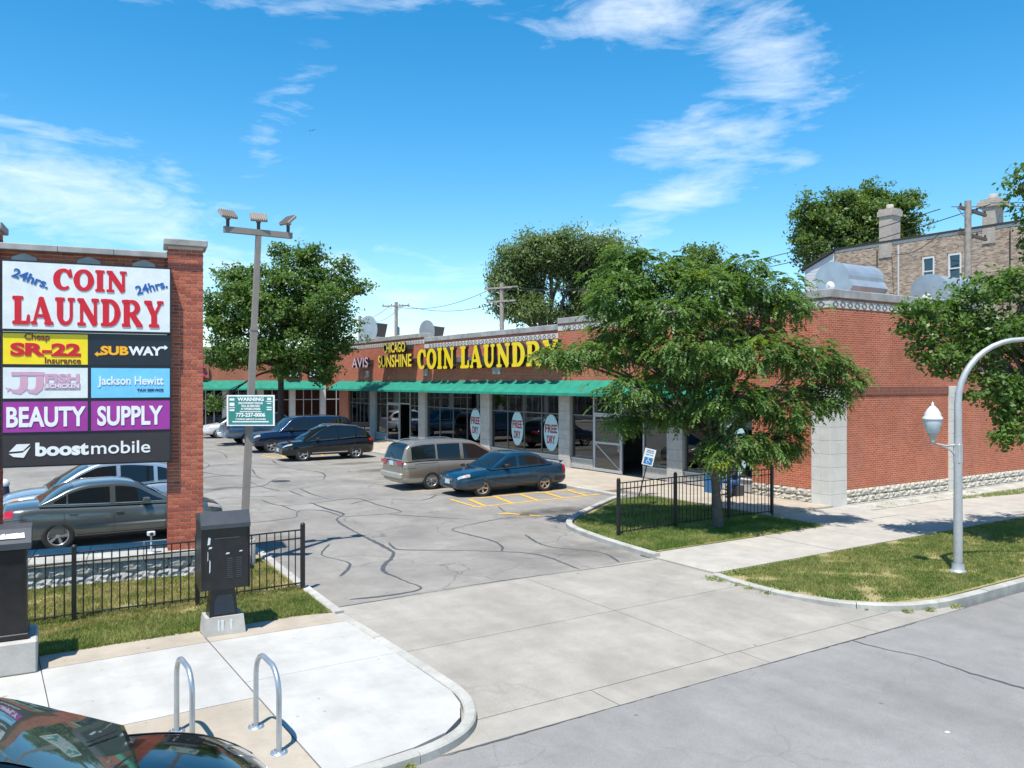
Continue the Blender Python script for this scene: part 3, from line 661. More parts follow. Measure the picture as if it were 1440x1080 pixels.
def doorway(y0, y1, yl0, yl1, brace):
    """frame from y0 to y1; a closed leaf between yl0 and yl1, the rest stands open"""
    X = 21.46
    for yy in (y0, yl0, y1):
        BP('door_jamb', 'frame_light', X, X + .07, yy - .03, yy + .03, .1, 3.3)
    BP('door_head', 'frame_light', X, X + .07, y0 + .03, y1 - .03, 2.45, 2.52); BP('door_head', 'frame_light', X, X + .07, y0 + .03, y1 - .03, 3.3, 3.36)
    p = MB(); p.box(X + .03 - 21.4, X + .038 - 21.4, y0 + .03 - 15.35, y1 - .03 - 15.35, 2.52, 3.3); p.build('transom_pane', M['glass'], bl)
    a, c = yl0 + .03, yl1 - .03; m = MB()
    m.box(X, X + .05, a, a + .07, .12, 2.44); m.box(X, X + .05, c - .07, c, .12, 2.44); m.box(X, X + .05, a + .07, c - .07, .12, .24); m.box(X, X + .05, a + .07, c - .07, 2.36, 2.44); m.box(X, X + .05, a + .07, c - .07, 1.25, 1.33)
    if brace:
        mt = Matrix.Translation((X + .02, (a + c) / 2, .75)) @ Matrix.Rotation(math.atan2(.98, c - a - .14), 4, 'X')
        m.box(-.012, .012, -.95, .95, -.02, .02, mat=mt)
    q = MB(); q.v, q.f, q.mi, q.sm = [tuple(BM @ Vector(v)) for v in m.v], m.f, m.mi, m.sm
    d = q.build('door', M['frame_light'], bl)
    for za, zb in ((.24, 1.25), (1.33, 2.36)): MB().box(X + .02 - 21.4, X + .028 - 21.4, a + .07 - 15.35, c - .07 - 15.35, za, zb).build('pane', M['glass'], d)
    MB().tube([(X - .03 - 21.4, a + .1 - 15.35, 1.0), (X - .05 - 21.4, a + .1 - 15.35, 1.05), (X - .05 - 21.4, a + .1 - 15.35, 1.25), (X - .03 - 21.4, a + .1 - 15.35, 1.3)], .012, 6).build('handle', M['chrome'], d)
doorway(23.65, 26.69, 24.94, 26.69, True); doorway(44.03, 47.29, 45.5, 47.29, False)
# rooms behind the glass
BP('shop_floor', 'interior_floor', 21.7, 31, 15.7, 54.9, .0, .1); BP('shop_ceiling', 'interior', 21.7, 31, 15.7, 54.9, 3.4, 3.44)
BP('back_wall', 'interior', 30.9, 31, 15.7, 54.9, .1, 3.4); BP('roof', 'roofing', 21.7, 36, 15.65, 55, 5.1, 5.2)
for yy in (28.6, 42.3, 55.0): BP('party_wall', 'interior', 21.72, 30.9, yy - .08, yy + .0, .1, 3.4)
BP('rear_wall', 'brick_red', 35.8, 36, 15.65, 55, 0, 5.9); BP('north_wall', 'brick_red', 21.4, 36, 55.002, 55.25, 0, 6.3)
# awning
aw = [(21.39, 3.86), (20.5, 3.33), (20.48, 3.22), (20.495, 3.22), (20.515, 3.32), (21.39, 3.83)]
ys_ = [19.2, 25.2, 31.2, 37.2, 43.2, 49.2, 55.2]
for i in range(6):
    m = MB(); a, c = ys_[i] - 15.35 + .002, ys_[i + 1] - 15.35 - .002; n = len(aw)
    m.add([(x - 21.4, a, z) for x, z in aw] + [(x - 21.4, c, z) for x, z in aw], [(k, (k + 1) % n, n + (k + 1) % n, n + k) for k in range(n)])
    if i in (0, 5):
        yy = a if i == 0 else c; m.add([(-.01, yy, 3.85), (-.9, yy, 3.32), (-.92, yy, 3.22), (-.01, yy, 3.22)], [(0, 1, 2, 3)])
    o = m.build('awning', M['awning'], bl)
    fr = MB()
    for k in range(4):
        yy = a + (c - a) * (k + .5) / 4; fr.tube([(-.02, yy, 3.80), (-.87, yy, 3.29)], .014, 5); fr.tube([(-.02, yy, 3.28), (-.87, yy, 3.28)], .012, 5)
    fr.build('awning_frame', M['galv'], o)
# ghost of old lettering on the awning cloth is too faint to read: left out

# --- signs on the long front (local x runs to the right as seen, letters face the lot)
YEL = flat('sign_yellow', (.80, .58, .01), .35); BLK = flat('sign_black', (.015, .014, .013), .5); WHT = flat('sign_white', (.78, .79, .79), .4)
cl_ = thing('laundry_sign', 'big yellow COIN LAUNDRY channel letters on the brick above the middle awning', 'sign', (21.06, 35.1, 4.50), R(-90))
bold_word('COIN LAUNDRY', YEL, cl_, 13.5, 1.14, (0, 0, 0), depth=.20, side=BLK, gap=.06)
bx('raceway', -5.6, 5.6, .03, .32, .35, .6, M['galv'], cl_)
cs = thing('restaurant_sign', 'yellow CHICAGO SUNSHINE letters in two rows left of the laundry sign', 'sign', (21.1, 45.1, 4.66), R(-90))
text('letters', 'CHICAGO', YEL, cs, 3.1, .60, (-.05, -.1, 1.2), bold=.022, depth=.14, side=BLK)
text('letters', 'SUNSHINE', YEL, cs, 4.7, .76, (0, -.1, .40), bold=.024, depth=.14, side=BLK)
bx('raceway', -2.3, 2.3, .04, .28, .25, .5, M['kiosk_grey'], cs); bx('raceway', -1.7, 1.7, .04, .28, 1.05, 1.3, M['kiosk_grey'], cs)
an = thing('nail_shop_sign', 'pale pink AVIS letters at the far end of the long front', 'sign', (21.1, 50.4, 4.72), R(-90))
text('letters', 'AVIS', flat('sign_pink', (.62, .42, .48), .4), an, 2.7, .66, (0, -.1, .34), bold=.012, depth=.14, side=BLK)
bx('raceway', -1.2, 1.2, .04, .28, .2, .5, M['kiosk_grey'], an)
for (yy, zz, w, h, lb) in ((41.75, 4.42, .34, .55, 'white meter box on the brick between the two yellow signs'), (34.1, 4.35, .62, .34, 'pale grey junction box under the big yellow letters'), (50.0, 4.3, .4, .4, 'small grey box on the brick under the pale pink letters')):
    t = thing('meter_box', lb, 'electrical box', (21.4, yy, zz), R(-90)); bx('case', -w / 2, w / 2, -.14, -.002, -h / 2, h / 2, M['siding'], t, .01); bx('cover', -w / 2 + .03, w / 2 - .03, -.15, -.141, -h / 2 + .03, h / 2 - .03, M['galv'], t)
MAR = flat('maroon', (.30, .015, .03), .5); CY = flat('decal_cyan', (.42, .62, .64), .4)
def decal(y, z, rx, rz, lb, full=True):
    t = thing('window_decal', lb, 'window decal', (21.49, y, z), R(-90), 'free dry ovals stuck to the laundry windows')
    MB().prism([(rx * math.cos(R(10 * k)), rz * math.sin(R(10 * k))) for k in range(36)], 0, .004, mat=Matrix.Rotation(R(90), 4, 'X')).build('oval', CY, t)
    text('letters', 'FREE', MAR, t, rx * 1.66, rz * .46, (0, -.008, rz * .22), bold=.03, depth=.004); text('letters', 'DRY', MAR, t, rx * 1.15, rz * .44, (0, -.008, -rz * .38), bold=.03, depth=.004)
decal(36.42, 1.62, .52, .82, 'pale blue FREE DRY oval in the far laundry window, left of the middle stone pier')
decal(32.5, 1.60, .50, .82, 'pale blue FREE DRY oval in the second pane of the window behind the blue sedan')
decal(29.75, 1.52, .55, .82, 'pale blue FREE DRY oval in the last pane before the stone pier by the doors')
decal(19.15, 1.5, .62, .9, 'pale blue FREE DRY oval behind the corner tree leaves')
t = thing('poster', 'blue poster hanging inside the laundry window left of a FREE DRY oval', 'poster', (21.6, 38.1, .95), R(-90))
bx('sheet', -.42, .42, 0, .004, 0, 1.35, flat('poster_blue', (.10, .22, .55)), t); bx('print', -.3, .3, -.006, -.002, .5, .9, flat('poster_white', (.6, .65, .75)), t)
t = thing('notice', 'small white notice taped inside the leftmost laundry window', 'notice', (21.55, 40.6, 1.75), R(-90)); bx('sheet', -.16, .16, 0, .004, 0, .5, WHT, t); bx('print', -.12, .12, -.005, -.001, .1, .42, flat('notice_ink', (.35, .5, .55)), t)
t = thing('cardboard_box', 'two stacked brown boxes inside the leftmost laundry window', 'box', (22.2, 40.6, .1)); bx('box', -.35, .35, -.55, .55, 0, .5, flat('cardboard', (.35, .22, .11)), t); bx('box', -.3, .3, -.4, .4, .502, .95, flat('cardboard', (.35, .22, .11)), t)
# machines inside the laundry
wm = None
def washer():
    t = thing('washing_machine', 'white washing machine standing in a row behind the laundry windows', 'washing machine', (0, 0, .1), R(-90), 'washing machines in the laundry')
    bx('cabinet', -.36, .36, 0, .75, 0, 1.1, M['white_enamel'], t, .02)
    MB().lathe([(0, 0), (.17, .0), (.22, .03), (.25, 0)], 18, mat=Matrix.Translation((0, -.002, .5)) @ Matrix.Rotation(R(90), 4, 'X')).build('door', M['chrome'], t)
    bx('control_panel', -.34, .34, -.012, -.001, .88, 1.06, flat('panel_blue', (.1, .16, .35)), t); return t
def copy_tree(o, parent=None):
    c = o.copy(); C.objects.link(c); c.parent = parent
    for ch in list(o.children): copy_tree(ch, c)
    return c
w0 = washer()
for i in range(16):
    o = w0 if i == 0 else copy_tree(w0)
    o['label'] = 'white washing machine, number %s from the right in the %s row behind the laundry windows' % (['one', 'two', 'three', 'four', 'five', 'six', 'seven', 'eight'][i % 8], 'front' if i < 8 else 'back')
    y = 30.0 + (i % 8) * .95 + (3.6 if i % 8 > 3 else 0); o.location = (24.4 if i < 8 else 27.8, y, .1)

# --- roof exhaust hoods
def hood(loc, rz, w, L, lb, drop=0.0, cat='exhaust hood'):
    """barrel shaped sheet metal hood; flat cheek plates at both ends, open grille mouth below the front"""
    t = thing('exhaust_hood', lb, cat, loc, rz, 'sheet metal exhaust hoods on the shop roof')
    prof = [(w * .5 * math.cos(R(a)), w * .62 + w * .42 * math.sin(R(a))) for a in range(-20, 201, 15)]
    prof += [(-w * .62, w * .36), (-w * .35, 0), (w * .35, 0)]
    m = MB(); n = len(prof); m.add([(-L / 2, y, z) for y, z in prof] + [(L / 2, y, z) for y, z in prof], [(k, (k + 1) % n, n + (k + 1) % n, n + k) for k in range(n)], smooth=False); m.build('barrel', M['hood_metal'], t)
    for s in (-1, 1):
        p2 = [(y * 1.04, w * .5 + (z - w * .5) * 1.04) for y, z in prof]; m = MB(); x0 = s * L / 2; x1 = x0 + s * .03
        m.add([(x0, y, z) for y, z in p2] + [(x1, y, z) for y, z in p2], [tuple(range(n)), tuple(range(n, 2 * n))] + [(k, (k + 1) % n, n + (k + 1) % n, n + k) for k in range(n)]); m.build('end_plate', M['hood_metal'], t)
    MB().box(-L * .3, L * .3, -w * .3, w * .3, -.55 - drop, .0).build('curb_box', M['galv'], t)
    MB().lathe([(.0, .03), (w * .13, .03), (w * .15, 0)], 14, mat=Matrix.Translation((-L / 2 - .035, w * .05, w * .38)) @ Matrix.Rotation(R(-90), 4, 'Y')).build('hatch', M['white_paint'], t)
    return t
hood((27.1, 18.6, 6.75), 0, 1.35, 2.1, 'silver barrel hood on the corner roof in front of the white siding')
hood((30.6, 16.9, 6.35), 0, 1.35, 2.4, 'silver barrel hood farther right, half hidden by the right hand tree', .6)
def disc_hood(loc, rz, r_, lb):
    t = thing('exhaust_hood', lb, 'exhaust hood', loc, rz, 'round faced exhaust hoods on the far roof')
    m = MB(); pr = [(r_ * .8 * math.cos(R(a)), r_ + r_ * math.sin(R(a))) for a in range(0, 360, 15)]; n = len(pr)
    m.add([(-.02, y, z) for y, z in pr] + [(.02, y, z) for y, z in pr], [tuple(range(n)), tuple(range(2 * n - 1, n - 1, -1))] + [(k, (k + 1) % n, n + (k + 1) % n, n + k) for k in range(n)]); m.build('end_plate', M['hood_metal'], t)
    m = MB(); m.add([(.02, -r_ * .55, r_ * .4), (.02, -r_ * .8, r_ * 1.45), (1.3, -r_ * .8, r_ * 1.45), (1.3, -r_ * .55, r_ * .4), (.02, r_ * .5, r_ * .3), (.02, r_ * .6, r_ * 1.6), (1.3, r_ * .6, r_ * 1.6), (1.3, r_ * .5, r_ * .3)],
          [(0, 1, 2, 3), (1, 5, 6, 2), (4, 0, 3, 7), (3, 2, 6, 7), (5, 4, 7, 6)]); m.build('duct', M['hood_metal'], t)
    m = MB(); m.add([(.08, -r_ * .57 - .02, r_ * .45), (.08, -r_ * .8 - .02, r_ * 1.4), (1.24, -r_ * .8 - .02, r_ * 1.4), (1.24, -r_ * .57 - .02, r_ * .45)], [(0, 1, 2, 3)]); m.build('grille', M['fixture'], t)
    MB().box(.2, 1.1, -.3, .3, -.9, r_ * .38).build('curb_box', M['galv'], t); return t
disc_hood((22.9, 53.6, 6.55), R(32), .95, 'larger round faced hood with dark grille at the far left end of the roof')
disc_hood((23.7, 46.2, 6.3), R(32), .70, 'smaller round faced hood with dark grille above the step in the parapet')

# ================================================================ far wing across the lot
wg = thing('far_wing_building', 'red brick wing with green awning across the far end of the lot', 'building', (6, 63.5, 0))
def WP(name, mat, x0, x1, y0, y1, z0, z1, bev=0): return box_part(name, mat, wg, x0 - 6, x1 - 6, y0 - 63.5, y1 - 63.5, z0, z1, bev=bev)
WP('brick_wall', 'brick_red', -12, 34, 63.5, 63.8, 3.3, 5.75); WP('frieze_band', 'cream', -12, 34, 63.48, 63.8, 5.752, 5.98); WP('brick_band', 'brick_red', -12, 34, 63.49, 63.8, 5.982, 6.15); WP('roof', 'roofing', -12, 34, 63.8, 74, 5.4, 5.5)
for i in range(16): WP('coping_stone', 'coping', -12 + i * 2.875, -12 + (i + 1) * 2.875 - .01, 63.38, 63.95, 6.152, 6.4)
WP('end_wall', 'brick_red', 33.7, 34, 63.8, 74, 0, 5.75); WP('end_wall', 'brick_red', -12, -11.7, 63.8, 74, 0, 5.75); WP('rear_wall', 'brick_red', -12, 34, 74, 74.3, 0, 5.75); WP('back_wall', 'interior', -11.7, 33.7, 68, 68.1, 0, 5.3); WP('shop_floor', 'interior_floor', -11.7, 33.7, 63.8, 68, 0, .08)
px_ = [-11.8, -8.5, -5, -2.5, 0, 2.6, 5.2, 7.8, 10.4, 13.1, 15.4, 18.0, 20.5, 23.0, 26.2, 30, 33.9]
for i, a in enumerate(px_):
    WP('stone_pier', 'white_stone', a, a + .42, 63.44, 63.75, 0, 5.75 if abs(a - 23) < .1 else 3.298)
for i in range(len(px_) - 1):
    a, c = px_[i] + .42, px_[i + 1]; m = MB(); w = c - a; y = .05
    for z in (.45, 2.4, 3.26): m.box(a - 6, c - 6, y - .03, y + .03, z - .03, z + .03)
    for k in range(4): xx = a + .03 + (w - .06) * k / 3; m.box(xx - .03 - 6, xx + .03 - 6, y - .028, y + .028, .48, 2.37); m.box(xx - .03 - 6, xx + .03 - 6, y - .028, y + .028, 2.43, 3.23)
    f = m.build('window_frame', M['frame_light'], wg); WP('sill_wall', 'grey_stone', a, c, 63.5, 63.7, 0, .42)
    for k in range(3): xa = a + w * k / 3 + .03; MB().box(xa - 6, xa + w / 3 - .06 - 6, y - .004, y + .004, .48, 3.23).build('pane', M['glass'], f)
for i in range(7):
    a, c = -12 + i * 5 - 6, -12 + (i + 1) * 5 - 6 - .004; m = MB()
    m.add([(x, yy - 63.5, z) for x in (a, c) for yy, z in ((63.47, 3.9), (62.5, 3.3), (62.48, 3.18), (62.5, 3.18), (62.52, 3.28), (63.47, 3.87))], [(k, (k + 1) % 6, 6 + (k + 1) % 6, 6 + k) for k in range(6)] + [(0, 1, 5), (6, 7, 11)]); m.build('awning', M['awning'], wg)
for (xx, w, s, col, lb) in ((13.2, 1.9, 'O K', (.7, .03, .25), 'magenta letters on the far wing seen through the tree leaves'), (20.7, .9, 'A', (.7, .72, .74), 'white letter on a dark box on the far wing beside the tree trunk'), (22.4, .8, 'LA', (.75, .76, .78), 'small white letters on the far wing near the inner corner')):
    t = thing('shop_sign', lb, 'sign', (xx, 63.3, 4.2)); text('letters', s, flat('sg%d' % int(xx * 10), col), t, w, .8, (0, -.1, .4), bold=.03, depth=.12); bx('backing', -w * .6, w * .6, .0, .18, -.1, .9, BLK if w < 1.5 else M['brick_red'], t)

# ================================================================ tan brick house behind
hb = thing('rear_house', 'tall tan common brick house with white sash windows behind the shops', 'house', (44, 20, 0))
def HP(name, mat, x0, x1, y0, y1, z0, z1, bev=0): return box_part(name, mat, hb, x0 - 44, x1 - 44, y0 - 20, y1 - 20, z0, z1, bev=bev)
wins = [(24.97, 25.65), (23.5, 24.2)]
# wall with real openings
cuts = [4.0] + [v for w_ in sorted(wins) for v in w_] + [31.2]
for i in range(0, len(cuts) - 1):
    a, c = cuts[i], cuts[i + 1]
    if i % 2 == 0: HP('brick_wall', 'brick_tan', 44, 44.35, a, c, 0, 11.7)
    else: HP('brick_wall', 'brick_tan', 44, 44.35, a, c, 0, 9.1); HP('brick_wall', 'brick_tan', 44, 44.35, a, c, 10.72, 11.7)
HP('brick_wall', 'brick_tan', 44.35, 56, 4.0, 4.3, 0, 11.7); HP('brick_wall', 'brick_tan', 44.35, 56, 30.9, 31.2, 0, 11.7); HP('roof', 'roofing', 44.3, 56, 4.3, 30.9, 11.3, 11.4); HP('room_wall', 'interior', 46, 46.1, 20, 28, 8, 11.2)
HP('parapet_wash', 'cream', 43.99, 44.36, 4.0, 31.2, 11.702, 11.86); HP('roof_edge', 'black_roof', 43.93, 44.45, 3.9, 31.3, 11.862, 11.97)
for (a, c) in wins:
    f = MB(); 
    for (ya, yb, za, zb) in ((a, a + .08, 9.1, 10.72), (c - .08, c, 9.1, 10.72), (a + .08, c - .08, 9.1, 9.2), (a + .08, c - .08, 10.62, 10.72), (a + .08, c - .08, 9.88, 9.95)): f.box(-.03, .12, ya - 20, yb - 20, za, zb)
    fo = f.build('window', M['white_paint'], hb)
    for za, zb in ((9.2, 9.88), (9.95, 10.62)): MB().box(.05, .06, a + .08 - 20, c - .08 - 20, za, zb).build('pane', M['glass'], fo)
    HP('window_sill', 'grey_stone', 43.9, 44.1, a - .1, c + .1, 8.98, 9.098); HP('window_blind', 'white_paint', 44.2, 44.22, a, c, 9.1, 9.8)
    m = MB(); m.prism([(-.06 - .35, 0), (.35 + .06, 0), (.41, .1), (0, .18), (-.41, .1)], 0, .03, mat=Matrix.Translation((-.002, (a + c) / 2 - 20, 10.72)) @ Matrix.Rotation(R(-90), 4, 'Z') @ Matrix.Rotation(R(90), 4, 'X')); m.build('window_arch', M['brick_tan'], hb)
def chimney(y0, y1, z0, z1, capw):
    o = HP('chimney', 'cbrick', 43.95, 44.8, y0, y1, z0, z1 - .5); m = MB(); m.box(-.12, .9, y0 - capw - 20, y1 + capw - 20, z1 - .5, z1 - .2); m.box(-.05, .84, y0 - capw * .5 - 20, y1 + capw * .5 - 20, z1 - .2, z1 - .08)
    m.build('chimney_cap', M['cbrick'], o); MB().lathe([(.2, 0), (.2, .3), (.15, .3), (.15, 0)], 10, c=(.4, (y0 + y1) / 2 - 20, z1 - .1)).build('chimney_pot', M['cbrick'], o)
chimney(27.45, 28.25, 11.0, 13.9, .08); chimney(21.75, 22.4, 11.0, 13.4, .25)
m = MB(); P_ = [(31.25, 11.75), (33.4, 10.9), (33.4, 6), (31.25, 6)]; m.add([(0, y - 20, z) for y, z in P_] + [(4, y - 20, z) for y, z in P_], [(0, 1, 2, 3), (7, 6, 5, 4), (0, 4, 5, 1), (1, 5, 6, 2)]); m.build('porch_siding', M['siding'], hb)
m = MB(); P_ = [(31.25, 11.78), (33.6, 10.85), (33.6, 11.0), (31.25, 11.95)]; m.add([(-.15, y - 20, z) for y, z in P_] + [(4.2, y - 20, z) for y, z in P_], [(0, 1, 2, 3), (7, 6, 5, 4), (0, 4, 5, 1), (3, 2, 6, 7)]); m.build('porch_roof', M['black_roof'], hb)
for k in range(22):
    z = 10.9 - k * .2; bx('siding_board', -.02, -.004, 31.3 - 20, min(33.38, 33.38) - 20, z - .19, z - .01, M['siding'], hb)
HP('downpipe', 'siding', 43.9, 43.97, 27.0, 27.07, 4, 11.6); HP('conduit', 'black_roof', 43.93, 43.98, 21.0, 21.04, 4, 11.5); HP('conduit', 'black_roof', 43.93, 43.98, 28.35, 28.39, 4, 11.5)

# ================================================================ utility poles and wires
def upole(x, y, h, r_, arms, lb, rz=0.0, extra=True, off=0.0):
    t = thing('utility_pole', lb, 'utility pole', (x, y, 0), rz, 'wooden utility poles along the alley')
    MB().tube([(0, 0, 0), (0, 0, h * .5), (0, 0, h)], [r_ * 1.25, r_ * 1.1, r_], 10).build('pole', M['wood_pole'], t)
    for (z, L) in arms:
        a = bx('crossarm', -.18, -.06, -L / 2 + off, L / 2 + off, z - .07, z + .07, M['bark'] if off else M['wood_pole'], t)
        m = MB()
        for k in range(4): yy = off - L / 2 + .12 + (L - .24) * k / 3; m.lathe([(.02, 0), (.05, .03), (.05, .08), (.03, .1), (.045, .13), (0, .16)], 7, c=(-.12, yy, z + .07))
        m.build('insulator', M['black_metal'], a)
        m = MB(); m.tube([(-.12, -L * .3, z - .05), (-.02, 0, z - .55)], .02, 5); m.tube([(-.12, L * .3, z - .05), (-.02, 0, z - .55)], .02, 5); m.build('brace', M['galv'], t)
    if extra: MB().lathe([(0, 0), (.2, 0), (.22, .1), (.22, .75), (.1, .85), (0, .85)], 12, c=(.35, 0, h * .72)).build('transformer', M['galv'], t)
    return t
upole(38.0, 20.0, 12.1, .14, [(11.75, 2.9), (10.6, 3.0)], 'bleached utility pole standing in front of the tan brick house', R(-84), False, .85)
upole(35.9, 56.6, 11.9, .17, [(11.5, 3.2), (10.4, 2.8)], 'tall utility pole left of the pale green tree behind the shops', R(25), False)
upole(35.5, 76, 11.9, .17, [(11.5, 3.0)], 'utility pole with wide crossarm above the yellow restaurant sign', R(40))
upole(37.8, 91, 11.6, .17, [(11.1, 3.0)], 'farthest utility pole showing at the edge of the lot tree', R(40))
def wire(a, c, sag, r_=.014):
    a, c = Vector(a), Vector(c); return [a + (c - a) * (i / 14) - Vector((0, 0, sag * 4 * (i / 14) * (1 - i / 14))) for i in range(15)]
pairs = [((35.7, 57.6, 11.6), (35.2, 76.8, 11.6), .9, 'upper wire sagging between the two middle utility poles'), ((36.1, 55.8, 10.5), (35.8, 75.2, 11.6), .8, 'lower wire sagging between the two middle utility poles'), ((35.2, 76.8, 11.6), (37.5, 91.8, 11.2), .5, 'wire running from the second pole to the farthest pole'), ((35.8, 75.2, 11.6), (38, 90.4, 11.2), .9, 'slack wire running from the second pole to the farthest pole'),
         ((37.5, 21.0, 11.85), (35.7, 57.6, 11.5), 1.3, 'wire running from the bleached pole back along the alley'), ((38.4, 19.2, 11.85), (36.2, 55.6, 11.5), 1.6, 'slacker wire running from the bleached pole back along the alley'),
         ((37.5, 21.0, 10.75), (44, 27.5, 11.2), .4, 'wire from the bleached pole to the tan house chimney'), ((38.4, 19.2, 11.9), (52, 2, 12.6), .5, 'wire leaving the bleached pole toward the right'), ((37.7, 20.6, 11.9), (51, 3, 12.9), .7, 'second wire leaving the bleached pole toward the right')]
for a, c, s, lb in pairs:
    m = MB(); m.tube(wire(a, c, s), .022 if a[1] > 40 or c[1] > 40 else .018, 5, caps=False); tag(m.build('overhead_wire', M['wire']), lb, 'wire', 'overhead wires')
# ================================================================ monument sign
ms = thing('monument_sign', 'brick monument sign with two pillars holding stacked shop panels above a stone planter', 'sign', (3.07, 16.95, 0), R(-9))
# local x right, -y towards the street; right pillar spans x 0..0.66
def MP(name, mat, *r, bev=0): return box_part(name, mat, ms, *r, bev=bev)
BW, BH, GP = .206, .0555, .012
bmes = [MB().bev(0, BW, 0, .10, 0, BH, .003).mesh('brick', mt) for mt in M['pbrick']]
hmes = [MB().bev(0, .1, 0, .10, 0, BH, .003).mesh('brick', mt) for mt in M['pbrick']]
def pillar(x0, zb, zt, front):
    w = .655; MP('pillar_core', 'mortar', x0 + .012, x0 + w - .012, .012, w - .012, zb, zt)
    n = int((zt - zb) / (BH + GP)); rest = MB()
    for r_ in range(n):
        z = zb + r_ * (BH + GP) + GP * .5; off = (r_ % 2) * (BW + GP) / 2; x = x0 - off + (0 if off == 0 else 0); cells = []
        if r_ % 2 == 0: cells = [(x0 + k * (BW + GP) , BW) for k in range(3)]
        else: cells = [(x0, .1)] + [(x0 + .109 + k * (BW + GP), BW) for k in range(2)] + [(x0 + .109 + 2 * (BW + GP), .1)]
        dark = r_ in (n - 5, n - 6)
        for (xa, bw) in cells:
            k = random.randrange(3); src = (bmes if bw > .15 else hmes)[k]
            if front:
                if dark: o = MB().bev(0, bw, 0, .10, 0, BH, .003).build('dark_brick', M['dark_brick'], ms, (xa, random.uniform(-.003, .002) - .01, z))
                else: shared('brick', src, ms, (xa, random.uniform(-.002, .002), z))
            else: rest.bev(xa, xa + bw, 0, .1, z, z + BH, .003, k)
            for (fx, fy, sw) in ((0, 1, 0), (0, 0, 1), (1, 0, 1)):        # back, left, right faces, joined
                if fy: rest.box(xa, xa + bw, w - .1, w, z, z + BH, k)
                else:
                    y0 = xa - x0; X0 = x0 if fx == 0 else x0 + w - .02
                    if .09 < y0 < w - .12: rest.box(X0 if fx == 0 else X0, X0 + .02, y0, min(y0 + bw, w - .1), z, z + BH, k)
    o = rest.build('pillar_bricks', M['pbrick'], ms); o['kind'] = 'stuff'
    MP('pillar_cap', 'coping', x0 - .07, x0 + w + .07, -.07, w + .07, zt, zt + .13, bev=.015)
pillar(0, .52, 6.45, True); pillar(-3.47, .52, 6.55, False)
# beam over the panels: brick courses on a core
MP('beam_core', 'mortar', -2.81, 0, .14, .5, 5.6, 6.2)
bb = MB(); r_ = 0
z = 5.62
while z < 6.16:
    x = -2.81 + (0 if r_ % 2 else -.1)
    while x < 0: bb.box(max(x, -2.805), min(x + BW, -.005), .125, .15, z, z + BH, random.randrange(3)); x += BW + GP
    z += BH + GP; r_ += 1
o = bb.build('beam_bricks', M['pbrick'], ms); o['kind'] = 'stuff'
for i in range(3): MP('beam_cap', 'coping', -2.81 + i * .937 + .002, -2.81 + (i + 1) * .937 - .002, .0, .62, 6.2, 6.32, bev=.012)
for xx in (-2.42, -1.37, -.42): MB().prism([(-.2, -.14), (.2, -.14), (.2, .05), (0, .13), (-.2, .05)], 0, .03, mat=Matrix.Translation((xx, .122, 6.03)) @ Matrix.Rotation(R(90), 4, 'X')).build('stone_inset', M['grey_stone'], ms); 
# panels
NAVY = flat('panel_navy', (.010, .016, .028), .3); RED = flat('panel_red', (.56, .008, .022), .4); BLU = flat('panel_blue_ink', (.015, .10, .36), .4)
def panel(x0, x1, z0, z1, col, proud=0.0, name='sign_panel'):
    MP('panel_frame', NAVY, x0, x1, -.2 - proud, .12, z0, z1)
    g = .028
    return box_part(name, col, ms, x0 + g, x1 - g, -.206 - proud, -.19, z0 + g, z1 - g)
XA, XB = -2.74, .06; XM = (XA + XB) / 2
FC = -.2
p = panel(XA, XB, 4.72, 5.98, flat('panel_white', (.70, .74, .74), .3), .05)
def onp(name, s, col, w, h, x, z, pr=0.0, **k): return text(name, s, col, ms, w, h, (x, FC - .012 - pr, z), **k)
bold_word('COIN', RED, ms, 1.22, .40, (XM + .03, FC - .058, 5.47), depth=.006)
bold_word('LAUNDRY', RED, ms, 2.50, .51, (XM + .02, FC - .058, 4.83), depth=.006)
onp('letters', '24hrs.', BLU, .60, .17, XA + .47, 5.66, .05, rot=(R(90), R(20), 0), bold=.03)
onp('letters', '24hrs.', BLU, .56, .17, XB - .35, 5.60, .05, rot=(R(90), R(-17), 0), bold=.03)
H_ = [(4.09, 4.70), (3.475, 4.085), (2.865, 3.47), (2.26, 2.86)]
panel(XA, XM, *H_[0], flat('panel_yellow', (.86, .66, .01), .35)); panel(XM, XB, *H_[0], NAVY)
onp('letters', 'Cheap', flat('ink_brown', (.16, .02, .02)), .40, .15, XA + .56, 4.60, bold=.02); onp('letters', 'SR-22', RED, 1.12, .24, XA + .70, 4.385, bold=.05); onp('letters', 'Insurance', flat('ink_brown', (.16, .02, .02)), .58, .115, XA + .97, 4.19, bold=.02)
ORG = flat('logo_orange', (.90, .42, .01)); onp('letters', 'SUB', ORG, .47, .17, XM + .42, 4.385, bold=.045, shear=.0); onp('letters', 'WAY', WHT, .58, .17, XM + .945, 4.385, bold=.045)
def chip(poly, col, x, z, pr=0.0, name='logo'): return MB().prism(poly, 0, .006, mat=Matrix.Translation((x, FC - .008 - pr, z)) @ Matrix.Rotation(R(90), 4, 'X')).build(name, col, ms)
chip([(-.08, 0), (-.02, .05), (-.02, .02), (.06, .02), (.06, -.02), (-.02, -.02), (-.02, -.05)], ORG, XM + .16, 4.315); chip([(.08, 0), (.02, .05), (.02, .02), (-.05, .02), (-.05, -.02), (.02, -.02), (.02, -.05)], WHT, XM + 1.26, 4.455)
panel(XA, XM, *H_[1], flat('panel_white', (.70, .74, .74), .3)); panel(XM, XB, *H_[1], flat('panel_skyblue', (.17, .55, .86), .35))
PK = flat('faded_pink', (.60, .34, .47)); onp('letters', 'FISH', PK, .55, .16, XA + .96, 3.87, bold=.045)
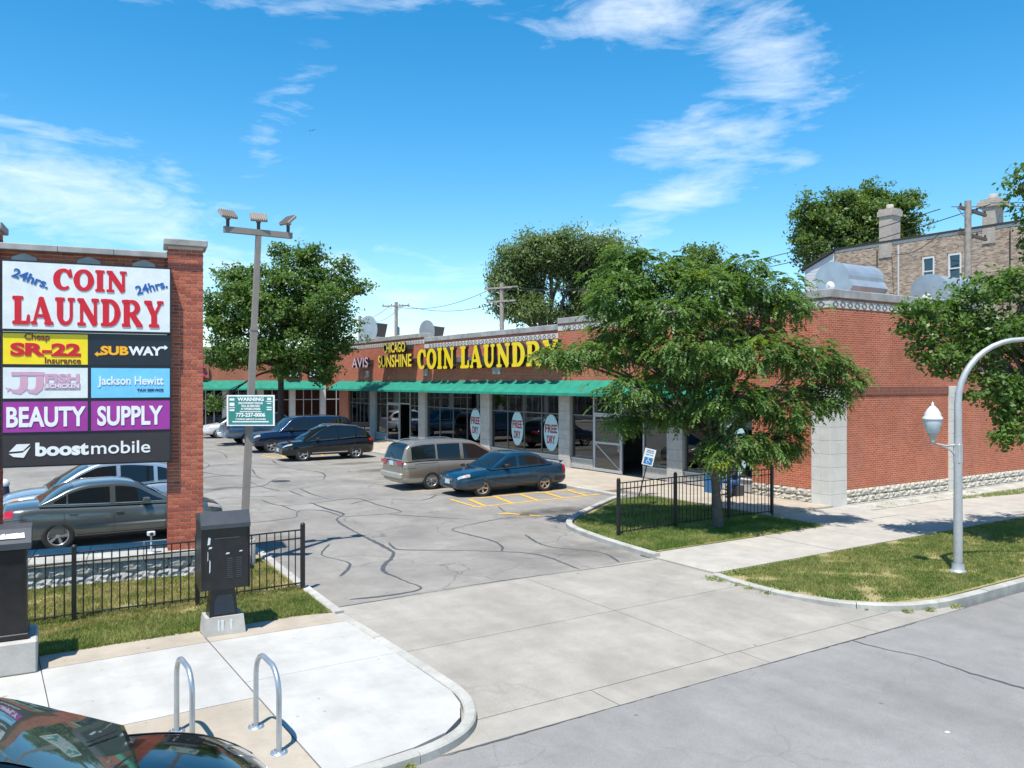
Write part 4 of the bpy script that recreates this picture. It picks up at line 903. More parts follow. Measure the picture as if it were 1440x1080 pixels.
chip([(-.29, -.055), (.29, -.055), (.29, .055), (-.29, .055)], PK, XA + .96, 3.72); onp('letters', '&CHICKEN', flat('panel_white', (.7, .74, .74)), .54, .075, XA + .96, 3.72, .006, bold=.02)
for dx in (0, .25):     # two J shapes that end in fish tails
    m = MB(); pts = [(.20 + dx, .17), (.20 + dx, -.02), (.19 + dx, -.10), (.13 + dx, -.17), (.04 + dx, -.16), (-.02 + dx, -.11)]; ws = [.11, .12, .12, .10, .06, .02]
    Lr, Rr = [], []
    for i, pp in enumerate(pts):
        a = Vector(pts[max(i - 1, 0)]); c = Vector(pts[min(i + 1, 5)]); tt = (c - a).normalized(); Lr.append((pp[0] - tt.y * ws[i] / 2, 0, pp[1] + tt.x * ws[i] / 2)); Rr.append((pp[0] + tt.y * ws[i] / 2, 0, pp[1] - tt.x * ws[i] / 2))
    m.add(Lr + Rr, [(i, i + 1, 7 + i, 6 + i) for i in range(5)]); m.add([(.0 + dx, 0, -.12), (-.09 + dx, 0, -.08), (-.05 + dx, 0, -.13), (-.06 + dx, 0, -.18)], [(0, 1, 2, 3)]); m.build('logo', PK, ms, (XA + .15, FC - .012 - dx * .003, 3.79))
chip([(-.24, -.03), (.27, -.03), (.27, .035), (-.24, .035)], PK, XA + .40, 3.945, .002)
onp('letters', 'Jackson Hewitt', WHT, 1.12, .21, XM + .70, 3.80, bold=.02); onp('letters', 'TAX SERVICE', NAVY, .46, .05, XM + 1.03, 3.645, bold=.02)
PUR = flat('panel_purple', (.33, .035, .30), .35); panel(XA, XM, *H_[2], PUR); panel(XM, XB, *H_[2], PUR)
onp('letters', 'BEAUTY', WHT, 1.26, .37, XM - .69, 3.165, bold=.03); onp('letters', 'SUPPLY', WHT, 1.12, .37, XM + .69, 3.165, bold=.03)
panel(XA, XB, *H_[3], flat('panel_charcoal', (.035, .030, .034), .35))
onp('letters', 'boost', WHT, .86, .25, XM - .44, 2.575, bold=.045); onp('letters', 'mobile', WHT, 1.0, .235, XM + .53, 2.575, bold=.008)
chip([(-.17, -.035), (-.05, .10), (.16, .10), (.05, -.02)], WHT, XA + .29, 2.58); chip([(-.17, -.045), (.04, -.03), (.17, .085), (.06, -.12), (-.1, -.10)], WHT, XA + .29, 2.555, .003)
# stone planter below: rough blocks, flat cap slabs
RG = [rock_mesh(.40, .20, M['rock_grey'], 40 + s, .07) for s in range(6)]
pl = thing('stone_planter', 'low planter wall of rough grey blocks with flat cap under the brick sign', 'planter wall', (3.07, 16.80, 0), R(-9))
bx('planter_core', -8.0, 1.40, 0, 1.3, 0, .42, M['mortar'], pl)
for row in range(2):
    for i in range(24):
        x = 1.40 - (i + 1) * .405 + (.2 if row else 0)
        if x < -8 or x + .4 > 1.41: continue
        shared('rock_block', RG[(i * 3 + row * 2) % 6], pl, (x, 0, .01 + row * .21))
for row in range(2):
    for i in range(3): shared('rock_block', RG[(i + row) % 6], pl, (1.40, .02 + i * .405, .01 + row * .21), (0, 0, R(90)))
for i in range(10):
    x = 1.47 - i * .96; bx('cap_slab', x - .952, x, -.09, .42, .43, .52, M['rock_grey'] if False else M['curb'], pl, .012); bx('cap_slab', x - .952, x, .428, 1.38, .43, .515, M['curb'], pl, .012)
sl = thing('ground_spotlight', 'small pale spotlight on a thin stalk standing on the planter cap', 'light', (2.76, 16.87, .52))
MB().tube([(0, 0, 0), (0, 0, .34)], .016, 8).build('stalk', M['white_paint'], sl); MB().lathe([(0, 0), (.09, 0), (.1, .012), (0, .02)], 12).build('foot', M['siding'], sl); MB().bev(-.07, .07, -.05, .05, .34, .42, .012).build('lamp_head', M['siding'], sl); MB().lathe([(0, 0), (.03, .005), (.035, 0)], 10, mat=Matrix.Translation((0, -.052, .38)) @ Matrix.Rotation(R(90), 4, 'X')).build('lens', M['fixture'], sl)

# ================================================================ fences
def fence(name_lb, pts, h, posts, lb, base=.04):
    t = thing('iron_fence', lb, 'fence', (pts[0][0], pts[0][1], 0)); o0 = Vector(pts[0])
    pk = MB().tube([(0, 0, .08), (0, 0, h - .02)], .011, 5).mesh('picket', M['black_metal'])
    ph = h + .06; pm_ = MB(); pm_.box(-.035, .035, -.035, .035, 0, ph); pm_.lathe([(.045, ph), (.045, ph + .02), (.025, ph + .045), (0, ph + .05)], 8); pm_ = pm_.mesh('post', M['black_metal'])
    for p in pts: shared('post', pm_, t, (p[0] - o0.x, p[1] - o0.y, base), (0, 0, random.uniform(-.1, .1)))
    for i in range(len(pts) - 1):
        a, c = Vector(pts[i]) - o0, Vector(pts[i + 1]) - o0; d = c - a; n = max(2, round(d.length / .135))
        for z in (.12, h - .17, h - .02): MB().tube([(a.x, a.y, base + z), (c.x, c.y, base + z)], .014, 4).build('rail', M['black_metal'], t)
        for k in range(1, n): q = a + d * (k / n); o = shared('picket', pk, t, (q.x + random.uniform(-.004, .004), q.y, base), (R(random.uniform(-.6, .6)), R(random.uniform(-.6, .6)), 0))
    return t
fence('', [(-6.1, 14.5), (-4.3, 14.5), (-2.45, 14.5), (-.6, 14.52), (1.25, 14.5), (3.08, 14.42), (4.92, 14.5)], 1.1, 0, 'black iron picket fence on the grass in front of the stone planter')
fence('', [(12.95, 15.15), (15.0, 15.32), (17.05, 15.38), (18.65, 15.25)], 1.32, 0, 'black iron picket fence around the corner tree island', .05)

# ================================================================ street things on the left
k1 = thing('phone_pedestal', 'black slanted phone pedestal with louvres on a painted concrete block', 'pedestal', (3.08, 12.72, .04), R(-4)); k1.scale = (.90, 1, 1)
m = MB(); m.add([(-.33, -.22, 0), (.33, -.22, 0), (.33, .22, 0), (-.33, .22, 0), (-.30, -.19, .27), (.30, -.19, .27), (.30, .19, .27), (-.30, .19, .27)], [(0, 3, 2, 1), (4, 5, 6, 7), (0, 1, 5, 4), (1, 2, 6, 5), (2, 3, 7, 6), (3, 0, 4, 7)]); m.build('concrete_base', M['grey_stone'], k1)
for xx, w in ((-.04, .045), (-.1, .03), (.10, .035)): bx('paint_mark', xx - w / 2, xx + w / 2, -.212, -.2, .06, .22, M['white_paint'], k1)
m = MB(); m.add([(-.24, -.15, .27), (.22, -.15, .27), (.22, .15, .27), (-.24, .15, .27), (-.19, -.10, .72), (.17, -.10, .72), (.17, .12, .72), (-.19, .12, .72)], [(0, 3, 2, 1), (4, 5, 6, 7), (0, 1, 5, 4), (1, 2, 6, 5), (2, 3, 7, 6), (3, 0, 4, 7)]); m.build('stem', M['kiosk_black'], k1)
m = MB(); m.add([(-.17, -.158, .30), (.17, -.158, .30), (.13, -.123, .58), (-.10, -.123, .58), (-.15, -.128, .50), (-.17, -.12, .30), (.17, -.12, .30), (.13, -.09, .58), (-.10, -.09, .58), (-.15, -.1, .50)], [(0, 1, 2, 3, 4), (0, 5, 6, 1), (1, 6, 7, 2), (2, 7, 8, 3)]); m.build('stem_plate', M['kiosk_grey'], k1)
# cabinet: deeper at the foot, leaning forward
cab = [(-.28, .70), (-.05, .66), (.22, .74), (.22, 1.72), (-.16, 1.78), (-.25, 1.6)]
m = MB(); n = len(cab); m.add([(-.36, y, z) for y, z in cab] + [(.36, y, z) for y, z in cab], [tuple(range(n)), tuple(range(2 * n - 1, n - 1, -1))] + [(k, (k + 1) % n, n + (k + 1) % n, n + k) for k in range(n)]); m.build('cabinet', M['kiosk_black'], k1)
for s in (-1, 1): m = MB(); m.add([(s * .362, y * 1.08, z if z > 1 else z - .01) for y, z in cab] + [(s * .385, y * 1.08, z) for y, z in cab], [tuple(range(n)), tuple(range(2 * n - 1, n - 1, -1))] + [(k, (k + 1) % n, n + (k + 1) % n, n + k) for k in range(n)]); m.build('side_panel', M['kiosk_black'], k1)
m = MB(); m.add([(x, y, z) for x in (-.39, .39) for y, z in ((-.30, 1.60), (-.30, 1.66), (-.19, 1.84), (.26, 1.76), (.26, 1.70), (-.2, 1.7))], [(0, 1, 2, 3, 4, 5), (11, 10, 9, 8, 7, 6)] + [(k, (k + 1) % 6, 6 + (k + 1) % 6, 6 + k) for k in range(6)]); m.build('hood', M['kiosk_grey'], k1)
for cx_ in (.06, .21):
    for r_ in range(11): bx('louvre', cx_ - .045, cx_ + .045, -.2855, -.27, .86 + r_ * .028, .872 + r_ * .028, M['kiosk_grey'], k1)
for (xx, zz, w, h) in ((-.26, 1.42, .05, .12), (-.24, 1.32, .06, .03), (-.25, 1.05, .02, .2), (.03, 1.22, .07, .025), (.24, 1.24, .06, .02), (-.28, 1.2, .012, .15)):
    MB().prism([(-w / 2, -h / 2), (w * .3, -h * .4), (w / 2, h * .35), (-w * .2, h / 2)], 0, .002, mat=Matrix.Translation((xx, -.28 + max(0, (zz - .7)) * .034 - .004, zz)) @ Matrix.Rotation(R(88), 4, 'X')).build('scratch', M['siding'], k1)
bx('slot_bar', -.18, .22, -.262, -.24, 1.44, 1.455, M['kiosk_grey'], k1)

k2 = thing('news_cabinet', 'large black metal cabinet on a concrete block at the left edge', 'cabinet', (.02, 12.62, .04), R(-4))
bx('concrete_base', -1.0, .64, -.36, .45, 0, .42, M['grey_stone'], k2, .02)
bx('body', -1.0, .52, -.24, .34, .42, 1.60, M['kiosk_black'], k2, .02)
m = MB(); m.add([(x, y, z) for x in (-1.04, .57) for y, z in ((-.30, 1.60), (-.30, 1.68), (-.10, 1.84), (.38, 1.84), (.38, 1.60))], [(0, 1, 2, 3, 4), (9, 8, 7, 6, 5)] + [(k, (k + 1) % 5, 5 + (k + 1) % 5, 5 + k) for k in range(5)]); m.build('lid', M['kiosk_grey'], k2)
bx('skirt', -1.02, .54, -.26, .36, .425, .50, M['kiosk_black'], k2, .01)
bx('coin_plate', -.28, -.10, -.252, -.24, 1.22, 1.42, M['kiosk_grey'], k2); bx('label_plate', -.3, -.08, -.251, -.24, 1.08, 1.16, M['galv'], k2); bx('lower_door', -.9, -.12, -.252, -.24, .58, 1.0, M['kiosk_black'], k2)
m = MB(); random.seed(3)
for k in range(9): cx_, w = -.35 + k * .1, random.uniform(.03, .1); m.add([(cx_ - w, -.24 + .0, 1.735), (cx_ + w, -.24, 1.73), (cx_ + w * .8, -.17, 1.792), (cx_ - w * .7, -.18, 1.784)], [(0, 1, 2, 3)])
m.build('worn_paint', M['siding'], k2, (0, -.012, .006))
def rack(x0, y0, x1, y1, lb):
    t = thing('bike_rack', lb, 'bike rack', (x0, y0, .04), 0, 'steel hoop bike racks on the pavement')
    dx, dy = x1 - x0, y1 - y0; L = math.hypot(dx, dy); u = Vector((dx / L, dy / L, 0)); r_ = L * .36; H = .84; pts = [Vector((0, 0, 0)), Vector((0, 0, H - r_))]
    pts += [u * (r_ - r_ * math.cos(R(a))) + Vector((0, 0, H - r_ + r_ * math.sin(R(a)))) for a in (15, 30, 45, 60, 75, 90)]
    pts += [u * (L - r_ + r_ * math.sin(R(a))) + Vector((0, 0, H - r_ + r_ * math.cos(R(a)))) for a in (15, 30, 45, 60, 75, 90)] + [u * L]
    MB().tube(pts, .028, 12).build('hoop', M['rack_metal'], t)
    for p in (Vector((0, 0, 0)), u * L):
        o = MB().lathe([(.0, .012), (.085, .012), (.09, 0)], 18).build('foot_plate', M['rack_metal'], t, p)
        m = MB()
        for a in range(4): m.lathe([(.012, .012), (.012, .024), (0, .026)], 6, c=(.06 * math.cos(R(45 + 90 * a)), .06 * math.sin(R(45 + 90 * a)), 0))
        m.build('bolts', M['galv'], o)
rack(2.53, 8.99, 2.55, 8.24, 'steel hoop bike rack nearer the curb corner, both feet in view')
rack(1.78, 9.33, 1.80, 8.66, 'steel hoop bike rack behind the hood of the black car')

# ================================================================ parking lot light pole
lp = thing('lot_light_pole', 'square brown light pole with three floodlights beside the brick sign', 'light pole', (4.58, 17.15, 0))
MB().lathe([(.23, -.02), (.23, .54), (.21, .56), (0, .56)], 18).build('concrete_footing', M['grey_stone'], lp)
top = Vector((.27, -.10, 6.85)); mid = top * ((4.9 - .56) / (6.85 - .56)); mid.z = 4.9
def sqtube(m, a, c, wa, wc):
    vs = []
    for p, w in ((a, wa), (c, wc)): vs += [(p.x - w, p.y - w, p.z), (p.x + w, p.y - w, p.z), (p.x + w, p.y + w, p.z), (p.x - w, p.y + w, p.z)]
    m.add(vs, [(0, 3, 2, 1), (4, 5, 6, 7), (0, 1, 5, 4), (1, 2, 6, 5), (2, 3, 7, 6), (3, 0, 4, 7)])
m = MB(); sqtube(m, Vector((0, 0, .56)), mid, .066, .062); m.build('lower_shaft', M['pole_brown'], lp)
m = MB(); sqtube(m, mid, top, .054, .05); m.build('upper_shaft', M['pole_brown'], lp)
m = MB(); sqtube(m, mid - Vector((0, 0, .04)), mid + Vector((0, 0, .02)), .07, .07); m.build('collar', M['pole_brown'], lp)
m = MB(); sqtube(m, Vector((0, 0, .56)), Vector((0, 0, .6)), .15, .15); m.build('base_plate', M['pole_brown'], lp)
bx('crossarm', top.x - .70, top.x + .70, top.y - .055, top.y + .055, top.z - .02, top.z + .10, M['pole_brown'], lp)
for i, (dx, rz, tilt) in enumerate(((-.62, 12, 38), (0, -8, 42), (.62, -75, 42))):
    f = thing('floodlight', None, None, (0, 0, 0)); f.parent = lp; f.location = (top.x + dx, top.y, top.z + .10); f.rotation_euler = (0, 0, R(rz))
    MB().tube([(0, 0, 0), (0, 0, .17)], .036, 8).build('stem', M['fixture'], f)
    # housing tilted so that its finned back faces the street and its lens looks down over the lot
    T = Matrix.Translation((0, 0, .25)) @ Matrix.Rotation(R(tilt), 4, 'X')
    m = MB(); m.bev(-.17, .17, -.13, .13, -.02, .03, .01, mat=T); 
    for k in range(8): m.box(-.155 + k * .042, -.147 + k * .042, -.12, .12, .03, .055, mat=T)
    m.bev(-.05, .05, -.08, .0, -.09, -.02, .01, mat=T); m.build('housing', M['pole_brown'] if i < 3 else M['fixture'], f)
    m = MB(); m.box(-.15, .15, -.11, .11, -.028, -.021, mat=T); m.build('lens', M['lens'], f)
ws = thing('warning_sign', 'white framed green parking WARNING sign mounted on the brown light pole', 'sign', (4.66, 16.93, 2.9), R(-33.1))
GRN = flat('sign_green', (.03, .22, .20), .4)
bx('plate', -.49, .49, -.012, .0, 0, .63, WHT, ws); bx('field', -.455, .455, -.016, -.0125, .03, .60, GRN, ws)
bx('bracket', -.06, .06, .0, .10, .1, .5, M['galv'], ws)
for s, w, h, z in (('WARNING', .54, .075, .545), ('UNAUTHORIZED VEHICLES', .50, .045, .465), ('WILL BE REMOVED', .38, .045, .405), ('AT OWNERS EXPENSE', .40, .045, .345), ('773-237-0006', .60, .085, .225), ('TOWING SERVICE 24 HOURS', .62, .035, .135)):
    text('letters', s, WHT, ws, w, h, (0, -.02, z), bold=.04, depth=.004)
for xx, zz, w, h in ((0, .29, .44, .016), (0, .085, .74, .025), (-.38, .54, .1, .05), (-.38, .44, .1, .07), (-.38, .37, .12, .016), (-.38, .32, .1, .035), (.38, .55, .08, .05), (.38, .5, .14, .014), (.38, .46, .08, .02), (.38, .38, .1, .02), (.38, .335, .1, .025)): bx('print_bar', xx - w / 2, xx + w / 2, -.02, -.0165, zz - h / 2, zz + h / 2, WHT, ws)

# ================================================================ street lamp on the right
sl = thing('street_lamp', 'silver curved street lamp with a small acorn lantern on the right verge', 'street lamp', (16.2, 8.72, .035))
MB().lathe([(.16, 0), (.16, .03), (.13, .05), (.115, .07), (.115, .2)], 16).build('base', M['lamp_metal'], sl)
m = MB(); m.tube([(0, 0, .05), (0, 0, 1.5), (0, 0, 3.2)], [.088, .08, .070], 16); m.build('shaft', M['lamp_metal'], sl)
arm = [(0, 0, 3.2)]
for a in range(0, 91, 9): arm.append((1.25 * (1 - math.cos(R(a))) * VY + 0, -1.25 * (1 - math.cos(R(a))) * VX, 3.35 + 1.25 * math.sin(R(a))))
arm.append((3.0 * VY, -3.0 * VX, 4.72)); m = MB(); m.tube(arm, [.070] + [.067 - .002 * i for i in range(11)] + [.05], 14); m.build('curved_arm', M['lamp_metal'], sl)
m = MB(); m.bev(3.0 * VY - .35, 3.0 * VY + .35, -3.0 * VX - .15, -3.0 * VX + .15, 4.58, 4.74, .04); m.build('lamp_head', M['lamp_metal'], sl)
# acorn lantern on its bracket, towards the left of the shaft as seen from the street
lx, ly = -.50 * VY, .50 * VX
m = MB(); m.tube([(0, 0, 2.52), (lx * .5, ly * .5, 2.50), (lx, ly, 2.56)], .022, 8); m.tube([(0, 0, 2.25), (lx * .3, ly * .3, 2.42), (lx * .75, ly * .75, 2.53)], .018, 8); m.bev(-.07, .07, -.07, .07, 2.15, 2.55, .02); m.build('bracket', M['lamp_metal'], sl)
ln = MB().lathe([(.0, 2.53), (.05, 2.54), (.04, 2.6), (.055, 2.66), (.09, 2.72), (.10, 2.76)], 16, c=(lx, ly, 0)).build('lantern', M['lamp_metal'], sl)
gm = pm('lantern_glass', (.50, .56, .58), .15, var=.1, coat=.5)
MB().lathe([(.095, 2.75), (.135, 2.83), (.165, 2.95), (.17, 3.03)], 20, c=(lx, ly, 0)).build('globe', gm, ln)
MB().lathe([(.185, 3.03), (.185, 3.06), (.15, 3.1), (.155, 3.13), (.10, 3.22), (.05, 3.28), (.02, 3.3), (.028, 3.33), (.012, 3.36), (0, 3.38)], 20, c=(lx, ly, 0)).build('canopy', M['white_paint'], ln)

# leaning accessible parking sign
ap = thing('parking_sign', 'leaning blue and white accessible parking sign behind the island fence', 'sign', (17.95, 20.0, .05), R(-33.1))
ap.rotation_euler = (0, R(14), R(-33.1))
MB().tube([(0, 0, 0), (0, 0, 1.55)], .022, 6).build('post', M['black_metal'], ap)
bx('plate', -.18, .18, -.035, -.024, 1.08, 1.62, WHT, ap); bx('blue_field', -.14, .14, -.04, -.036, 1.12, 1.34, flat('acc_blue', (.02, .2, .5)), ap)
m = MB(); Q = Matrix.Translation((0, -.042, 1.16)) @ Matrix.Rotation(R(90), 4, 'X')
m.prism([(-.01 + .02 * math.cos(R(a)), .15 + .02 * math.sin(R(a))) for a in range(0, 360, 45)], 0, .002, mat=Q); m.prism([(-.02, .12), (.0, .12), (.0, .08), (.05, .08), (.075, .02), (.06, .015), (.04, .06), (-.02, .06)], 0, .002, mat=Q)
m.prism([(-.03, .08), (-.05, .04), (-.03, .0), (.02, .0), (.035, .02), (.02, -.015), (-.035, -.015), (-.07, .04), (-.04, .09)], 0, .002, mat=Q); m.build('wheelchair_symbol', WHT, ap)
for s, z in (('RESERVED', 1.56), ('PARKING', 1.50), ('$250 FINE', 1.42)): text('letters', s, flat('acc_blue', (.02, .2, .5)), ap, .24, .04, (0, -.038, z), depth=.003, bold=.02)
# bollard beyond the parked cars, far left
bo = thing('bollard', 'dark blue bollard with a rounded white top beyond the parked cars', 'bollard', (.66, 26.15, 0), 0)
# (its foot is hidden behind the pale car)
MB().tube([(0, 0, 0), (-.10, 0, .98)], .13, 14).build('post', flat('bollard_blue', (.015, .035, .08)), bo); MB().lathe([(.135, 0), (.15, .06), (.12, .15), (.06, .19), (0, .2)], 14, c=(-.10, 0, .97)).build('cap', M['white_paint'], bo)
# ================================================================ cars
def interp(keys, x):
    if x <= keys[0][0]: return keys[0][1]
    for (a, va), (c, vc) in zip(keys, keys[1:]):
        if x <= c:
            t = (x - a) / (c - a); return va + (vc - va) * t
    return keys[-1][1]
def sinterp(keys, x):          # smooth (monotone cubic-ish) interpolation
    ks = keys; n = len(ks)
    if x <= ks[0][0]: return ks[0][1]
    if x >= ks[-1][0]: return ks[-1][1]
    for i in range(n - 1):
        if x <= ks[i + 1][0]: break
    def sl(j):
        if j <= 0 or j >= n - 1: return (ks[1][1] - ks[0][1]) / (ks[1][0] - ks[0][0]) if j <= 0 else (ks[-1][1] - ks[-2][1]) / (ks[-1][0] - ks[-2][0])
        a = (ks[j][1] - ks[j - 1][1]) / (ks[j][0] - ks[j - 1][0]); c = (ks[j + 1][1] - ks[j][1]) / (ks[j + 1][0] - ks[j][0])
        return 0 if a * c <= 0 else 2 * a * c / (a + c)
    h = ks[i + 1][0] - ks[i][0]; t = (x - ks[i][0]) / h; a, c = ks[i][1], ks[i + 1][1]; m0, m1 = sl(i) * h, sl(i + 1) * h
    return (2 * t ** 3 - 3 * t * t + 1) * a + (t ** 3 - 2 * t * t + t) * m0 + (-2 * t ** 3 + 3 * t * t) * c + (t ** 3 - t * t) * m1
def make_wheel(r_, w, rimmat, spokes=5):
    """wheel centred on the origin, axis along y, outer face towards -y"""
    Q = Matrix.Rotation(R(90), 4, 'X')
    hub = MB().lathe([(0, .02), (r_ * .60, .02), (r_ * .60, -w * .3)], 20, mat=Q).mesh('wheel', M['trim'])
    prof = [(r_ * .64, w * .42), (r_ * .70, w * .49), (r_ * .90, w * .5), (r_ * .965, w * .44), (r_, w * .34), (r_, -w * .34), (r_ * .965, -w * .46), (r_ * .64, -w * .46), (r_ * .6, 0), (r_ * .64, w * .42)]
    ty = MB().lathe(prof, 30, mat=Q).mesh('tyre', M['rubber'])
    m = MB(); m.lathe([(r_ * .66, w * .40), (r_ * .655, w * .45), (r_ * .60, w * .44), (r_ * .585, w * .30), (r_ * .58, w * .05)], 30, mat=Q); m.lathe([(0, w * .37), (r_ * .13, w * .37), (r_ * .17, w * .33), (r_ * .17, w * .1)], 14, mat=Q)
    for k in range(spokes):
        a = 2 * math.pi * k / spokes
        T = Matrix.Rotation(a, 4, 'Y'); s0, s1 = r_ * .055, r_ * .11
        vs = [(-s0, -w * .34, r_ * .12), (s0, -w * .34, r_ * .12), (s1, -w * .40, r_ * .60), (-s1, -w * .40, r_ * .60), (-s0, -w * .2, r_ * .12), (s0, -w * .2, r_ * .12), (s1, -w * .26, r_ * .60), (-s1, -w * .26, r_ * .60)]
        m.add([tuple(T @ Vector(v)) for v in vs], [(0, 1, 2, 3), (0, 4, 5, 1), (1, 5, 6, 2), (2, 6, 7, 3), (3, 7, 4, 0)])
    return hub, ty, m.mesh('rim', rimmat)
RS = [(0, 0, 0), (.60, 0, 0), (.86, .03, 0), (.955, .12, 0), (.985, .26, 0), (1.0, .48, 0), (.995, .66, 0), (.975, .80, 0), (.935, .90, 0), (.88, .955, 0), (.72, .99, 0), (.36, 1.03, 0), (0, 1.045, 0)]
def make_car(name, label, cat, loc, rz, sp, group=None):
    t = thing(name, label, cat, loc, R(rz), group)
    L, W = sp['L'], sp['W']; hx = L / 2; top = sp['top']; pt = sp['paint']; low = sp.get('low'); wr = sp.get('wr', .32); ws_ = sp['axles']
    nose, tail = sp.get('nose', (.55, .30)), sp.get('tail', (.40, .22))
    def hw(x):
        w = W / 2; u = (x - (hx - nose[0])) / nose[0]; v = (-(hx - tail[0]) - x) / tail[0]
        if u > 0: w -= nose[1] * (u ** 2.4)
        if v > 0: w -= tail[1] * (v ** 2.4)
        return w
    def zb(x):
        z = sp.get('clear', .20); u = (abs(x) - (hx - .45)) / .45; return z + (.06 * u * u if u > 0 else 0)
    def zt(x): return sinterp(top, x)
    def B(x, s):
        i = min(int(s), len(RS) - 2); f = s - i; a, c = RS[i], RS[i + 1]; y = a[0] + (c[0] - a[0]) * f; z = a[1] + (c[1] - a[1]) * f; H_ = zt(x) - zb(x); 
        return Vector((x, hw(x) * y, zb(x) + z * H_))
    xs_ = sorted(set([round(-hx + .04 * k, 3) for k in range(0, 12)] + [round(hx - .04 * k, 3) for k in range(0, 14)] + [round(-hx + L * k / 44, 3) for k in range(2, 43)]))
    # end stations pulled in to round the bumpers
    m = MB(); nr = len(RS); ring = []
    def endf(x):
        d = min(hx - x, x + hx); return 0 if d > .10 else (1 - d / .10) ** 2 * .10
    for x in xs_:
        r_ = []
        for s in range(nr):
            p = B(x, s); e = endf(x)
            zc = zb(x) + .42 * (zt(x) - zb(x)); p.z = zc + (p.z - zc) * (1 - e * 2.2); p.y *= (1 - e * .6); r_.append(p)
        ring.append([(p.x, -p.y, p.z) for p in r_[:0:-1][:-0 or None]][:nr - 1] + [tuple(p) for p in r_])
    # ring order: from top centre down the right side, along the bottom, up the left side
    full = []
    for x in xs_:
        pts = []
        for s in range(nr - 1, 0, -1):
            p = B(x, s); pts.append((x, -p.y, p.z, s))
        for s in range(0, nr - 1):
            p = B(x, s); pts.append((x, p.y, p.z, s))
        e = endf(x); zc = zb(x) + .42 * (zt(x) - zb(x)); full.append([(a, c * (1 - e * .6), zc + (d - zc) * (1 - e * 2.2)) for a, c, d, _ in pts])
    n = len(full[0]); vs = [v for r_ in full for v in r_]; fs = []
    for i in range(len(full) - 1):
        for k in range(n): j = (k + 1) % n; fs.append((i * n + k, i * n + n + k, i * n + n + j, i * n + j))
    m.add(vs, fs, 0, True); m.add(full[0], [tuple(range(n))], 0); m.add(full[-1], [tuple(range(n - 1, -1, -1))], 0)
    # two tone lower body
    if low:
        for fi, f in enumerate(m.f):
            zc = sum(m.v[i][2] for i in f) / len(f); 
            if zc < low[0]: m.mi[fi] = 1
    bm_ = bmesh.new(); me0 = m.mesh('body', [pt, low[1] if low else pt, M['trim']]); bm_.from_mesh(me0); bmesh.ops.remove_doubles(bm_, verts=bm_.verts, dist=.0008); bmesh.ops.recalc_face_normals(bm_, faces=bm_.faces); bm_.to_mesh(me0); bm_.free()
    body = ob('body', me0, t)
    cut = MB()
    for ax in ws_:
        for s in (-1, 1):
            cut.lathe([(0, W * .30), (wr * 1.17, W * .30), (wr * 1.17, W * .62), (0, W * .62)], 28, mat=Matrix.Translation((ax, 0, wr * .98)) @ Matrix.Rotation(R(90 * s), 4, 'X'), smooth=True)
    cm = cut.mesh('cut', [M['trim']]); b2 = bmesh.new(); b2.from_mesh(cm); bmesh.ops.remove_doubles(b2, verts=b2.verts, dist=.0005); bmesh.ops.recalc_face_normals(b2, faces=b2.faces); b2.to_mesh(cm); b2.free()
    co = bpy.data.objects.new('cut', cm); C.objects.link(co); md = body.modifiers.new('arch', 'BOOLEAN'); md.object = co; md.operation = 'DIFFERENCE'; md.solver = 'EXACT'
    try: md.material_mode = 'TRANSFER'
    except Exception: pass
    bpy.context.view_layer.update(); dg = bpy.context.evaluated_depsgraph_get(); me1 = bpy.data.meshes.new_from_object(body.evaluated_get(dg)); body.modifiers.clear(); body.data = me1; bpy.data.objects.remove(co)
    if M['trim'].name not in [q.name for q in me1.materials if q]: me1.materials.append(M['trim'])
    # ---- greenhouse
    gh = sp['roof']; xr, xf = gh[0][0], gh[-1][0]; tum = sp.get('tumble', .30)
    def zr(x): return sinterp(gh, x)
    def wb(x): return hw(x) * sp.get('gw', .925)
    def Gp(x, h):      # outer side surface at height h over the belt
        return Vector((x, wb(x) - tum * h * (1 + .25 * h) * .9, zt(x) + h))
    def sec(x):
        H_ = max(zr(x) - zt(x), .004); k = min(1, H_ / .22); hs_ = H_ - .075 * k; a = Gp(x, hs_ * .5); c = Gp(x, hs_); e = .055 * k
        p = [(wb(x), zt(x) - .03), (wb(x), zt(x)), (a.y, a.z), (c.y, c.z), (c.y - e * .35, c.z + .045 * k), (c.y - e * 1.4, c.z + .068 * k), (c.y * .72, zr(x) + .010 * k), (c.y * .36, zr(x) + .022 * k), (0, zr(x) + .026 * k)]
        return p
    gx = sorted(set([round(xr + (xf - xr) * k / 48, 3) for k in range(49)])); rows = []
    for x in gx:
        s = sec(x); rows.append([(x, -y, z) for y, z in s] + [(x, y, z) for y, z in s[-2::-1]])
    n = len(rows[0]); m = MB(); m.add([v for r_ in rows for v in r_], [(i * n + k, i * n + n + k, i * n + n + k + 1, i * n + k + 1) for i in range(len(rows) - 1) for k in range(n - 1)], 0, True)
    m.build('cabin', sp.get('roofpaint', pt), t)
    gm_ = M[sp.get('glass', 'carglass')]
